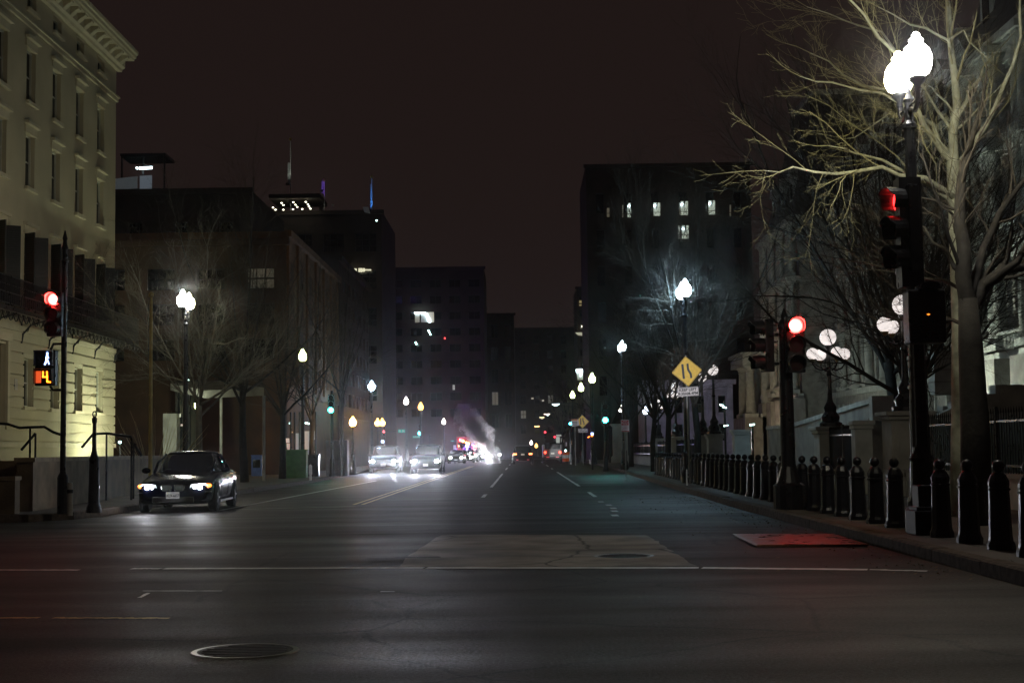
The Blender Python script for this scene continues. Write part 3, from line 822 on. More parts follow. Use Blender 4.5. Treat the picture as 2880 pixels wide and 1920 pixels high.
block('far dark block closing the street', (-4, 300, 0), 0, 26, 27, 14, 9, 7, DARKB, win=(.4, .55), base=4, top=1, nx=2, nz=2, lit={(3, 2): glow('faint_far_window', (.8, .7, .5), .10), (1, 1): glow('faint_far_window', (.8, .7, .5), .10), (6, 3): MATS['faint_far_window'], (0, 2): MATS['faint_far_window']})
t = block('slim dark tower with three stacked lit rooms on the far side', (9.0, 225, 0), 0, 8.5, 27, 14, 3, 10, DARKB, win=(.7, .5), base=5, top=1, nx=1, nz=1)
t = thing('stacked_lit_rooms', 'three pale lit rooms one above another on the slim tower', 'window', (0, 0, 0)); o = Vector((0, 0, 0))
lit_panel(t, o, [(1629, 845), (1645, 844), (1645, 852), (1629, 852)], 224.3, glow('ochre_room', (.65, .5, .2), .35), 'pane')
lit_panel(t, o, [(1629, 856), (1645, 855), (1645, 859), (1629, 860)], 224.3, MATS['ochre_room'], 'pane')
lit_panel(t, o, [(1617, 935), (1658, 934), (1658, 947), (1625, 942)], 224.3, G_WIN, 'pane')
lit_panel(t, o, [(1620, 1037), (1660, 1036), (1661, 1068), (1624, 1068)], 224.3, glow('room_grey_green', (.50, .54, .36), .42), 'pane')
lit_panel(t, o, [(1620, 1038), (1637, 1037), (1637, 1040), (1620, 1047)], 224.0, G_TUBE, 'strip_light')
lit_panel(t, o, [(1637, 1040), (1641, 1040), (1634, 1058), (1631, 1058)], 224.0, G_TUBE, 'strip_light')
for (px, py) in ((1637, 918), (1651, 918)):
    q = at(px, py, 224); MB().sphere(tuple(q), .14, 8, 5).build('ceiling_lamp', G_DOT, t)

rt = block('tall dark government block with a row of lit windows under its roof', (7.2, 150, 0), 0, 17.5, 31.5, 16, 6, 6, DARKB, win=(.3, .55), base=6, top=2.2, nx=1, nz=1)
t = thing('top_floor_windows', 'row of six tall lit windows under the roof of the dark block', 'window', (0, 0, 0)); o = Vector((0, 0, 0))
def lit_win(px0, px1, py0, py1, dim=1.0):
    lit_panel(t, o, [(px0, py0), (px1, py0), (px1, py1 - 11), (px0, py1 - 11)], 149.3, G_WIN2 if dim > .7 else glow('dim_window', (.40, .34, .20), .15), 'pane')
    lit_panel(t, o, [(px0, py1 - 9), (px1, py1 - 9), (px1, py1), (px0, py1)], 149.3, G_WIN2 if dim > .7 else MATS['dim_window'], 'pane')
    if dim > .7:
        lit_panel(t, o, [(px0, py0 + 6), (px0 + 8, py0 + 5), (px0 + 6, py0 + 11), (px0, py0 + 12)], 149.1, G_TUBE, 'strip_light')
        lit_panel(t, o, [(px0 + 7, py0 + 6), (px0 + 9, py0), (px0 + 12, py0), (px0 + 9, py0 + 22)], 149.05, DARKB, 'curtain')
glow('dim_window', (.40, .34, .20), .15)
for (a, b, c, d) in ((1765, 1775, 571, 611), (1838, 1857, 570, 607), (1915, 1935, 566, 605), (1993, 2011, 564, 603), (1918, 1937, 634, 671)): lit_win(a, b, c, d)
for (a, b, c, d) in ((1707, 1714, 585, 610), (1750, 1753, 577, 611), (1911, 1914, 570, 604), (2052, 2056, 576, 608), (1907, 1913, 634, 671)): lit_win(a, b, c, d, .3)
lit_panel(t, o, [(1798, 828), (1803, 829), (1803, 834), (1798, 834)], 149, glow('dim_green_lamp', (.05, .6, .4), .6), 'exit_lamp', .1)

# small lit windows scattered in the far centre
t = thing('far_facade_lights', 'scatter of tiny warm window lights on the far dark blocks', 'window lights', (0, 0, 0)); o = Vector((0, 0, 0))
for (x0, y0, x1, y1, m) in ((1366, 1134, 1376, 1140, 0), (1378, 1129, 1382, 1139, 1), (1494, 1118, 1501, 1122, 1), (1524, 1124, 1530, 1128, 1), (1558, 1137, 1569, 1141, 2), (1380, 1192, 1386, 1195, 0), (1420, 1198, 1423, 1208, 0), (1433, 1198, 1436, 1208, 0), (1538, 1164, 1543, 1168, 2), (1521, 1175, 1528, 1178, 1)):
    lit_panel(t, o, [(x0, y0), (x1, y0), (x1, y1), (x0, y1)], 292, (glow('tiny_amber_window', (.6, .42, .2), .2), glow('tiny_pale_window', (.9, .8, .65), .6), G_TUBE)[m], 'pane')

# ------------------------------------------------------------------ street lamps
GLOBE = [(.09, 0), (.16, .05), (.195, .13), (.205, .22), (.195, .31), (.155, .40), (.10, .455), (.085, .48), (.10, .50), (.095, .52), (.055, .555), (.06, .58), (.025, .62)]
gcache = {}
LAMPS = {'lamp_globe_white': ((1, .98, .93), 4.6 * LAMP), 'lamp_globe_cool': ((.50, .80, 1.0), 4.2 * LAMP), 'lamp_globe_warm': ((1, .88, .50), 3.0 * LAMP), 'lamp_globe_sodium': ((1, .48, .10), 4.0 * LAMP), 'lamp_globe_blue_white': ((.40, .66, 1.0), 14.0 * LAMP)}
def globe(parent, loc, m, s=1.0):
    k = (m.name, s)
    if k not in gcache: gcache[k] = shared('globe', MB().lathe([(r * s, z * s) for r, z in GLOBE], 14), m, True)
    g = inst(gcache[k], 'globe', parent, loc)
    if m.name in LAMPS:
        c, I = LAMPS[m.name]
        kk = ('l', m.name)
        if kk not in gcache:
            l = bpy.data.lights.new('lamp_light', 'POINT'); l.energy = I; l.color = c; l.shadow_soft_size = .222; l.use_soft_falloff = False; gcache[kk] = l
        o = bpy.data.objects.new('lamp_light', gcache[kk]); col.objects.link(o); o.parent = g; o.location = (0, 0, .23 * s)
    return g
POSTP = [(.24, 0), (.24, .30), (.20, .34), (.21, .42), (.16, .55), (.15, .95), (.17, 1.0), (.125, 1.06), (.11, 1.15)]
lc = {}
def lamp(label, x, y, H, kind, m, m2=None, rz=0.0, group=None, s=1.0, z0=.15, cat='street lamp', base=None):
    t = thing('street_lamp', label, cat, (x, y, z0), rz, group)
    if ('b', s) not in lc:
        lc[('b', s)] = shared('base', MB().lathe([(r * s, z) for r, z in POSTP], 16), IRON, False)
    inst(lc[('b', s)], 'base', t)
    top = H - .62 * s - z0
    if kind == 'twin':
        k = ('s', round(top, 2), s)
        if k not in lc: lc[k] = shared('shaft', MB().lathe([(.105, 1.15), (.075, top - .62), (.10, top - .60), (.10, top - .55), (.065, top - .5), (.06, top - .25), (.08, top - .2), (.03, top - .12), (.02, top)], 16, flute=.10), IRON)
        inst(lc[k], 'shaft', t)
        if 'arm' not in lc:
            mb = MB().tube([(0, -.46, -.16), (0, -.44, -.34), (0, -.30, -.42), (0, -.12, -.36), (0, 0, -.34), (0, .12, -.36), (0, .30, -.42), (0, .44, -.34), (0, .46, -.16)], .035, 8)
            mb.tube([(0, -.46, -.30), (0, 0, -.30), (0, .46, -.30)], .018, 6)
            lc['arm'] = shared('arm', mb, IRON, True)
            lc['neck'] = shared('neck', MB().lathe([(.03, -.22), (.045, -.18), (.04, -.12), (.11, -.05), (.12, -.01), (.10, .0)], 14), IRON, True)
        inst(lc['arm'], 'arm', t, (0, 0, top))
        for sy, mm in ((-.46, m), (.46, m2 or m)):
            inst(lc['neck'], 'neck', t, (0, sy, top)); globe(t, (0, sy, top), mm, s)
    else:
        k = ('q', round(top, 2), s)
        if k not in lc: lc[k] = shared('shaft', MB().lathe([(.095 * s, 1.15), (.06 * s, top - .30), (.085 * s, top - .28), (.055 * s, top - .22), (.05 * s, top - .12), (.12 * s, top - .03), (.12 * s, top - .004)], 14, flute=.10), IRON)
        inst(lc[k], 'shaft', t); globe(t, (0, 0, top), m, s)
    return t
def lamp_px(label, px, py_top, Y, kind, m, m2=None, **k):
    q = at(px, py_top, Y); return lamp(label, q.x, q.y, q.z, kind, m, m2, **k)
TW = 'twin globe street lamps'
lamp('tall twin globe street lamp carrying traffic signals, blazing white before the bare tree', 5.44, 19.5, 6.93, 'twin', G_WHITE, G_WARM, group=TW)
lamp_px('twin globe street lamp glowing blue white above the yellow merge sign', 1922, 788, 48.2, 'twin', G_COOL, group=TW)
lamp_px('smaller twin globe street lamp between the green signal and the blue white one', 1749, 958, 80, 'twin', G_COOL, group=TW)
lamp_px('twin globe street lamp among bare twigs above the dark sedan', 523, 818, 50, 'twin', G_WHITE, G_WARM, group=TW)
SG = 'single globe street lamps'
lamp_px('single globe street lamp glowing yellow green behind twigs before the corner shop', 851, 980, 70, 'single', G_LIME, group=SG)
lamp_px('sodium yellow street lamp at the corner of the tan building', 992, 1170, 75.5, 'single', G_SODIUM, group=SG, s=.85)
lamp_px('brilliant blue white street lamp over the oncoming cars', 1045, 1070, 95, 'single', G_BLUE, group=SG, s=1.05)
lamp_px('white street lamp between the blue white and the orange ones', 1142, 1115, 112, 'single', glow('globe_soft_white', (1, .86, .80), 8), group=SG, s=1.0)
lamp_px('orange street lamp over the second oncoming car', 1183, 1130, 125, 'single', G_SODIUM, group=SG, s=1.15)
lamp_px('first of the paired orange lamps over the first oncoming car', 1062, 1175, 118, 'single', G_SODIUM, group=SG, s=1.1)
lamp_px('second of the paired orange lamps, beside the red far signal', 1075, 1175, 120, 'single', G_SODIUM, group=SG, s=1.1)
lamp_px('small cream street lamp at the foot of the steam plume', 1248, 1176, 165, 'single', glow('globe_cream', (1, .9, .75), 9), group=SG, s=1.1)
for (px, py, Y, nm) in ((1665, 1048, 110, 'nearest'), (1634, 1076, 130, 'middle'), (1610, 1099, 150, 'farthest')):
    lamp_px('yellow green street lamp, the %s of three in line beside the stacked lit rooms' % nm, px, py, Y, 'single', glow('globe_lime', (.85, 1.0, .45), 14), group=SG, s=1.25)
lamp_px('tiny orange street lamp by the dark far car tail lights', 1508, 1246, 240, 'single', G_SODIUM, group=SG, s=1.2)
lamp_px('tiny white street lamp beyond the dark far car', 1494, 1238, 250, 'single', glow('globe_soft_white', (1, .86, .80), 8), group=SG, s=1.2)
def cobra(label, px, py, Y, m):
    q = at(px, py, Y); t = thing('overhead_street_light', label, 'street light', (q.x + 3.0, q.y, .15))
    MB().tube([(0, 0, 0), (0, 0, q.z - .6), (-.6, 0, q.z + .05), (-2.6, 0, q.z + .1)], [.12, .08, .06, .05], 8).build('pole', IRON, t, smooth=True)
    MB().box((-3.0, 0, q.z + .09), (1.0, .34, .14)).build('housing', IRON, t, bevel=.03)
    MB().box((-3.0, 0, q.z - .01), (.75, .26, .07)).build('lens', m, t)
cobra('overhead street light, the highest of four receding above the dark van', 1563, 1140, 150, G_TUBE)
cobra('overhead street light, second highest above the dark van', 1538, 1167, 190, glow('cobra_pink', (1, .7, .55), 8))
cobra('overhead street light, third down, pale yellow', 1524, 1176, 215, glow('cobra_yellow', (1, .85, .45), 4))
cobra('overhead street light with orange glow, lowest of the receding row', 1510, 1201, 230, glow('cobra_orange', (1, .45, .15), 16))

# ------------------------------------------------------------------ traffic signals
LRIM = {'red_signal_lens': glow('red_lens_rim', (1.0, .008, .010), 6), 'green_signal_lens': glow('green_lens_rim', (.0, .75, .60), 3)}
def head(parent, loc, rz, lens, r=.15, sec=3, lit=0, off=None, nm='signal_head'):
    """a signal head facing local -y; lit counts from the top"""
    h = r * 2.35
    hd = MB().box((0, 0, -h * (sec - 1) / 2), (r * 2.35, .17, h * sec)).build(nm, IRON, parent, loc=loc, bevel=.02); hd.rotation_euler = (0, 0, rz)
    for i in range(sec):
        z = -h * i
        mb = MB(); n = 14
        v = []; f = []
        for k in range(n + 1):
            a = radians(-40) + radians(260) * k / n
            d = .26 if 3 < k < n - 3 else .20
            for rr in (r * 1.08, r * 1.02):
                v += [(rr * cos(a), -.085, z + rr * sin(a)), (rr * cos(a), -.085 - d, z + rr * sin(a) - .01)]
        for k in range(n):
            a = 4 * k; b = a + 4
            f += [(a, a + 1, b + 1, b), (a + 2, b + 2, b + 3, a + 3), (a + 1, a + 3, b + 3, b + 1)]
        mb.add(v, f).build('visor', IRON, hd)
        m = lens if i == lit else mat('unlit_lens', (.03, .012, .012), .2, var=0)
        ln = MB().prism([(r * .98 * cos(2 * pi * k / 18), z + r * .98 * sin(2 * pi * k / 18)) for k in range(18)], -.10, -.085).build('lens', m if i != lit else LRIM.get(m.name, m), hd)
        if i == lit and m.name in LRIM:
            MB().sphere((0, -.10, z), r * .72, 16, 8, .9).build('lens_core', m, ln)
            l = bpy.data.lights.new('lens_light', 'POINT'); l.energy = 45 if 'red' in m.name else 60; l.color = (1, .02, .015) if 'red' in m.name else (.02, 1, .72)
            l.shadow_soft_size = r * .76; l.use_soft_falloff = False; lo = bpy.data.objects.new('lens_light', l); col.objects.link(lo); lo.parent = ln; lo.location = (0, -.10, z)
    return hd
def simple_post(t, r, h, base=True):
    if base:
        MB().lathe([(r * 2.2, 0), (r * 2.2, .12), (r * 1.7, .2), (r * 1.5, .8), (r * 1.15, .9)], 14).build('base', IRON, t)
    MB().lathe([(r, .1), (r * .9, h - .1), (r * .9, h)], 14).build('post', IRON, t, smooth=False)
# left signal
t = thing('traffic_signal', 'signal post with red light and pedestrian countdown before the cream building', 'traffic signal', (-9.52, 29.5, .15))
MB().lathe([(.11, 0), (.11, .75), (.09, .8), (.06, .85)], 12).build('base', IRON, t)
MB().lathe([(.058, .8), (.055, 5.2), (.075, 5.22), (.075, 5.27), (.05, 5.3), (.05, 5.5), (.08, 5.52), (.05, 5.6), (.04, 5.68), (.055, 5.73), (.01, 5.9)], 12).build('post', IRON, t)
head(t, (-.12, -.22, 4.42), 0, G_RED, r=.13)
MB().tube([(0, 0, 4.5), (-.12, -.12, 4.5)], .03, 6).tube([(0, 0, 3.8), (-.12, -.12, 3.8)], .03, 6).build('bracket', IRON, t)
pb = MB().box((0, 0, 0), (.42, .22, .74)).build('pedestrian_signal', IRON, t, loc=(-.36, 0, 3.02), bevel=.02)
MB().tube([(-.02, 0, 3.52), (-.22, 0, 3.52), (-.28, 0, 3.40)], .028, 6).tube([(-.02, 0, 2.56), (-.22, 0, 2.56), (-.28, 0, 2.64)], .028, 6).build('mounting_arm', IRON, t)
for dz in (.185, -.185):
    mb = MB(); mb.bb(-.19, .19, -.27, -.11, dz + .155, dz + .17); mb.bb(-.19, -.18, -.25, -.11, dz - .15, dz + .16); mb.bb(.18, .19, -.25, -.11, dz - .15, dz + .16)
    mb.build('visor', IRON, pb)
def seg(parent, pts, m, w=.03, nm='symbol', y=-.118):
    mb = MB()
    for a, b in zip(pts[:-1], pts[1:]):
        A = Vector((a[0], a[1])); B = Vector((b[0], b[1])); d = (B - A); n = Vector((-d.y, d.x)).normalized() * w / 2; e = d.normalized() * w * .3
        q = [A - e + n, B + e + n, B + e - n, A - e - n]
        mb.prism([(p.x, p.y) for p in q], y, y + .006)
    return mb.build(nm, m, parent)
wk = MB().prism([(.05 + .022 * cos(2 * pi * k / 10), .30 + .022 * sin(2 * pi * k / 10)) for k in range(10)], -.118, -.112)
wk.build('walking_figure', G_WALK, pb)
seg(pb, [(.05, .27), (.035, .20), (.03, .13), (-.0, .07)], G_WALK, .034, 'walking_figure')
seg(pb, [(.035, .20), (.07, .13), (.085, .075)], G_WALK, .022, 'walking_figure')
seg(pb, [(.05, .25), (.08, .20)], G_WALK, .018, 'walking_figure')
seg(pb, [(-.035, -.08), (-.035, -.19), (.055, -.19)], G_HAND, .032, 'digit')
seg(pb, [(.045, -.08), (.055, -.29), (.12, -.30)], G_HAND, .032, 'digit')
seg(pb, [(-.13, -.10), (-.13, -.28)], glow('orange_visor_glow', (1.0, .10, .01), .8), .11, 'visor_smear')  # orange light on the visor's inside, drawn as a dim glowing block
# cast iron pedestal with thin neck beside it
t = thing('call_box_post', 'tapered cast iron post with ring top between the signal and the sedan', 'post', (-9.02, 30.0, .15))
MB().lathe([(.17, 0), (.15, .12), (.12, .2), (.105, .9), (.10, 1.05), (.11, 1.1), (.07, 1.2), (.045, 1.32), (.04, 1.86), (.055, 1.9), (.055, 1.98), (.03, 2.0)], 14).build('post', IRON, t, smooth=False)
MB().tube([(.04 * cos(a), 0, 2.06 + .06 * sin(a)) for a in [2 * pi * k / 10 for k in range(11)]], .012, 5).build('ring', IRON, t)
# right corner signal
t = thing('traffic_signal', 'thick dark signal post with a bright red light behind the bollards', 'traffic signal', (5.02, 27.0, .15))
MB().lathe([(.30, 0), (.30, .45), (.24, .5), (.20, .62), (.145, .8)], 16).build('base', IRON, t)
MB().lathe([(.14, .7), (.125, 3.4), (.15, 3.42), (.14, 3.5), (.06, 3.6), (.07, 3.66), (.01, 3.8)], 16).build('post', IRON, t)
head(t, (.14, -.26, 3.44), 0, G_RED, r=.15)
head(t, (-.34, .0, 3.42), radians(-78), G_RED, r=.14, lit=9)
MB().tube([(0, 0, 3.3), (-.34, 0, 3.3)], .03, 6).tube([(0, 0, 2.75), (-.34, 0, 2.75)], .03, 6).build('bracket', IRON, t)
# heads on the nearest lamp post
t = thing('traffic_light', 'black signal head on the nearest lamp post with red glow inside its visor', 'traffic signal', (5.30, 19.30, 4.66))
head(t, (0, 0, 0), radians(-72), glow('dim_red_lens', (1, .02, .02), 9), r=.17)
MB().box((.02, .0, -.45), (.30, .3, 1.5)).build('mounting_bracket', IRON, t)
t = thing('pedestrian_signal_box', 'black pedestrian signal box with one orange glint on the nearest lamp post', 'pedestrian signal', (5.46, 19.18, 3.05))
MB().box((0, 0, 0), (.50, .34, .72)).build('housing', IRON, t, bevel=.03)
MB().prism([(-.12, .36), (-.10, .42), (.0, .46), (.12, .44), (.16, .36)], -.30, .05).build('visor', IRON, t)
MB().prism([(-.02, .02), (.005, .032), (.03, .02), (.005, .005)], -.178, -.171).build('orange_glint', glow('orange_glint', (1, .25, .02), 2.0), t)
t = thing('lamp_post_pedestal', 'square iron pedestal box around the foot of the nearest lamp post', 'pedestal box', (5.36, 19.0, .15))
MB().box((0, 0, .16), (.46, .46, .32)).box((0, 0, .34), (.40, .40, .06)).box((0, 0, .5), (.32, .32, .3)).build('housing', mat('worn_blue_black_iron', (.014, .015, .022), .6, var=.4, scale=6), t, bevel=.015)
t = thing('signal_post', 'broad dark post rising behind the nearest lamp to carry the signal boxes', 'post', (5.50, 19.75, .15))
MB().lathe([(.19, 0), (.15, .9), (.135, 1.0), (.12, 2.2), (.13, 2.24), (.12, 2.3), (.11, 4.7), (.02, 4.9)], 14).build('post', IRON, t)
for z in (1.95, 2.35):
    MB().lathe([(.128, z), (.14, z + .01), (.14, z + .05), (.128, z + .06)], 14).build('clamp_band', ALU, t)

def signal_px(label, px, py, Y, m, r=.15, sec=3, lit=2, gx=0.0, top=None, posth=None):
    q = at(px, py, Y); h = r * 2.35
    t = thing('traffic_signal', label, 'traffic signal', (q.x + gx, q.y + .2, .15))
    ph = (q.z - .15) + h * lit + .35
    simple_post(t, .075, ph)
    head(t, (-gx, -.22, q.z - .15 + h * lit), 0, m, r, sec, lit)
    return t
signal_px('green signal over the far right kerb beside the red and white sign', 1702, 1181, 75, G_TEAL, lit=2)
signal_px('green signal on the left kerb before the tan building', 932, 1153, 70, G_TEAL, lit=2, r=.13)
signal_px('small teal signal beyond the thin tree on the left kerb', 957, 1221, 110, G_TEAL, r=.09)
signal_px('blue green signal above the second oncoming car', 1181, 1218, 140, glow('far_cyan_lens', (.05, .65, 1.0), 60), r=.15)
signal_px('red signal under the paired orange lamps', 1080, 1213, 112, glow('far_red_lens', (1, .03, .05), 5), r=.1, lit=0)
signal_px('higher red signal over the dark van', 1533, 1215, 190, glow('far_red_lens', (1, .03, .05), 9), r=.14, lit=0)
signal_px('lower red signal beside the white far sign', 1560, 1228, 200, glow('far_red_lens', (1, .03, .05), 9), r=.14, lit=0)
signal_px('pedestrian signal with blue and orange symbols over the first oncoming car', 1077, 1241, 105, G_WALK, r=.12, sec=2, lit=0)
t = thing('pedestrian_signal', 'pedestrian signal with blue over orange symbols before the green signal', 'pedestrian signal', (0, 0, 0))
o = Vector((0, 0, 0)); q = at(1665, 1221, 80); MB().tube([(q.x, q.y + .2, .15), (q.x, q.y + .2, q.z + .3)], .06, 8).build('post', IRON, t)
lit_panel(t, o, [(1662, 1216), (1669, 1216), (1669, 1223), (1662, 1223)], 79.8, G_WALK, 'symbol'); lit_panel(t, o, [(1662, 1224), (1668, 1224), (1668, 1227), (1662, 1227)], 79.8, G_HAND, 'symbol')
lit_panel(t, o, [(1652, 1229), (1659, 1225), (1658, 1229), (1653, 1231)], 79.8, G_HAND, 'arrow')
q = at(1605, 1191, 108); signal_px('blue green signal beside the white and orange far sign', 1604, 1191, 112, G_BLUEG, r=.11)

# ------------------------------------------------------------------ signs
def sheet(poly, m, parent, y=0.0, th=.004, nm='panel', rot=0.0, hole=None):
    c, s = cos(rot), sin(rot)
    return MB().prism([(x * c - z * s, x * s + z * c) for x, z in poly], y, y + th).build(nm, m, parent)
def rrect(w, h, r, n=4):
    P = []
    for (cx, cz, a0) in ((w / 2 - r, h / 2 - r, 0), (-w / 2 + r, h / 2 - r, 90), (-w / 2 + r, -h / 2 + r, 180), (w / 2 - r, -h / 2 + r, 270)):
        for k in range(n + 1):
            a = radians(a0 + 90 * k / n); P.append((cx + r * cos(a), cz + r * sin(a)))
    return P
def ring(poly_o, poly_i, m, parent, y, rot=0.0, nm='border'):
    c, s = cos(rot), sin(rot); R_ = lambda P: [(x * c - z * s, x * s + z * c) for x, z in P]
    o, i = R_(poly_o), R_(poly_i); n = len(o); v = [(x, y, z) for x, z in o] + [(x, y, z) for x, z in i]
    return MB().add(v, [(k, (k + 1) % n, n + (k + 1) % n, n + k) for k in range(n)]).build(nm, m, parent)
def merge_sign(label, px, py, Y, side, rot, plate_rot, post=True, texts=('KEEP LEFT', '9:30AM-4PM'), dzp=None):
    q = at(px, py, Y)
    t = thing('merge_sign', label, 'road sign', (q.x, q.y, .15)); zc = q.z - .15
    MB().tube([(0.02, .06, 0), (-.02, .06, zc + side * .75)], .03, 8).build('post', ALU, t)
    d = MB().prism([(x, z) for x, z in rrect(side, side, side * .06)], 0, .004).build('diamond_panel', SIGNY, t, loc=(0, 0, zc))
    d.rotation_euler = (0, -(pi / 4 + rot), 0)
    ring(rrect(side * .96, side * .96, side * .05), rrect(side * .93, side * .93, side * .04), BLACKP, d, -.002)
    def bar(P, nm):
        c, s = cos(pi / 4), sin(pi / 4)
        MB().prism([(x * c - z * s, x * s + z * c) for x, z in P][::-1], -.004, -.001).build(nm, BLACKP, d)
    k = side / .76
    # bars drawn upright, then turned with the panel
    for P in ([(-.175, -.25), (-.095, -.25), (-.095, .27), (-.175, .27)],
              [(.085, -.25), (.16, -.25), (.16, -.09), (.085, .07), (.085, .27), (.01, .27), (.01, .05), (.085, -.11)]):
        Q = [(x * k, z * k) for x, z in P]; c, s = cos(pi / 4), sin(pi / 4)
        Q = [(x * c + z * s, -x * s + z * c) for x, z in Q]
        MB().prism(Q, -.004, -.001).build('lane_symbol', BLACKP, d)
    w, h = side * .98, side * .42
    pz = dzp if dzp is not None else -side * .707 - h * .55
    p = MB().prism(rrect(w, h, .03), 0, .004).build('plate', SIGNW, t, loc=(side * .03, 0, zc + pz)); p.rotation_euler = (0, plate_rot, 0)
    ring(rrect(w * .97, h * .94, .025), rrect(w * .945, h * .87, .02), BLACKP, p, -.002)
    lettering(texts[0], h * .42, BLACKP, p, (0, -.003, h * .20), bold=.004, sx=1.02)
    lettering(texts[1], h * .42, BLACKP, p, (0, -.003, -h * .22), bold=.004, sx=.98)
    for (x, z) in ((0, side * .6), (0, -side * .6)):
        pass
    return t
merge_sign('yellow diamond merge sign with KEEP LEFT 9:30AM-4PM plate under it', 1932, 1044, 46, .70, radians(5.0), radians(-3.2), dzp=-.655)
merge_sign('small far yellow merge sign with white plate by the green signal', 1638, 1185, 105, .70, 0, 0)
t = thing('direction_sign', 'white and orange sign beside the far merge sign', 'road sign', (0, 0, 0)); o = Vector((0, 0, 0))
lit_panel(t, o, [(1606, 1178), (1626, 1179), (1629, 1196), (1608, 1199)], 104, SIGNW, 'panel'); lit_panel(t, o, [(1606, 1178), (1624, 1178), (1624, 1183), (1606, 1183)], 103.9, mat('orange_sign_sheeting', (.5, .2, .08), .5), 'header')
for k in range(3): lit_panel(t, o, [(1609, 1185 + k * 4), (1624, 1185 + k * 4), (1624, 1187 + k * 4), (1609, 1187 + k * 4)], 103.9, BLACKP, 'text_line')
q = at(1617, 1190, 104.1); MB().tube([(q.x, q.y, .15), (q.x, q.y, q.z)], .04, 8).build('post', ALU, t)
q = at(1758, 1197, 55)
t = thing('snow_route_sign', 'red and white snow emergency route sign on a dark post', 'road sign', (q.x, q.y, .15)); zc = q.z - .15
MB().prism(rrect(.31, .46, .02), 0, .004).build('panel', SIGNW, t, loc=(0, 0, zc))
o2 = MB().bb(-.14, .14, -.004, -.001, .02, .215).build('header', SIGNR, t, loc=(0, 0, zc)); MB().bb(-.14, .14, -.004, -.001, -.22, -.185).build('footer', SIGNR, t, loc=(0, 0, zc))
for i, s in enumerate(('SNOW', 'EMERGENCY', 'ROUTE')): lettering(s, .052, SIGNW, t, (0, -.007, zc + .18 - .062 * i), bold=.001)
for i, s in enumerate(('NO PARKING', 'DURING', 'EMERGENCY')): lettering(s, .042, SIGNR, t, (0, -.007, zc - .03 - .052 * i), bold=.001)
MB().tube([(0, .05, 0), (0, .05, zc + .25)], .028, 8).build('post', ALU, t)
def street_sign(label, px0, py0, px1, py1, Y, text, poled):
    a, b = at(px0, py1, Y), at(px1, py0, Y); w, h = b.x - a.x, b.z - a.z
    t = thing('street_name_sign', label, 'street sign', ((a.x + b.x) / 2, Y, .15)); zc = (a.z + b.z) / 2 - .15
    MB().box((0, 0, zc), (w, .03, h)).build('panel', SIGNG, t)
    lettering(text, h * .85, SIGNW, t, (0, -.02, zc), bold=.004)
    MB().tube([(poled, .2, 0), (poled, .2, zc + .2)], .06, 8).tube([(poled, .2, zc), (-w / 2 if poled < 0 else w / 2, .0, zc)], .03, 6).build('post', IRON, t)
street_sign('green street name sign reading G St beside the white lamp', 1120, 1207, 1139, 1216, 108, 'G  St', -1.6)
street_sign('green street name sign under the orange street lamp', 1161, 1225, 1183, 1231, 132, 'G St NW', 1.2)
street_sign('tiny green street sign next to the steam plume', 1268, 1238, 1277, 1241, 160, 'St', 1.0)
t = thing('wayside_sign_board', 'small white sign board above the far police lights', 'road sign', (0, 0, 0)); o = Vector((0, 0, 0))
lit_panel(t, o, [(1275, 1251), (1283, 1251), (1283, 1263), (1275, 1263)], 150, SIGNW, 'panel')
q = at(1279, 1262, 150.1); MB().tube([(q.x, q.y, 0), (q.x, q.y, q.z)], .05, 6).build('post', IRON, t)
t = thing('shop_awning_sign', 'pale lit shop front with red and white signs beyond the van', 'shop front', (0, 0, 0))
for (x0, y0, x1, y1, m) in ((1562, 1222, 1586, 1226, 1), (1564, 1228, 1574, 1252, 1), (1578, 1232, 1586, 1243, 1), (1581, 1236, 1586, 1239, 3), (1580, 1246, 1584, 1258, 2), (1591, 1243, 1594, 1254, 2), (1611, 1227, 1614, 1231, 4), (1622, 1208, 1632, 1231, 4), (1605, 1239, 1608, 1250, 4), (1621, 1241, 1624, 1258, 4), (1629, 1239, 1637, 1262, 2), (1663, 1238, 1669, 1259, 4), (1684, 1238, 1692, 1263, 4), (1701, 1236, 1703, 1262, 5), (1715, 1240, 1717, 1264, 5)):
    lit_panel(t, o, [(x0, y0), (x1, y0), (x1, y1), (x0, y1)], 270, (None, glow('awning_white', (.75, .8, .72), .45), glow('shop_lilac', (.55, .42, .55), .3), glow('shop_red', (1, .1, .15), .6), glow('shop_orange', (.8, .38, .16), .32), glow('shop_cream', (.8, .62, .5), .3))[m], 'lit_sign', .2)

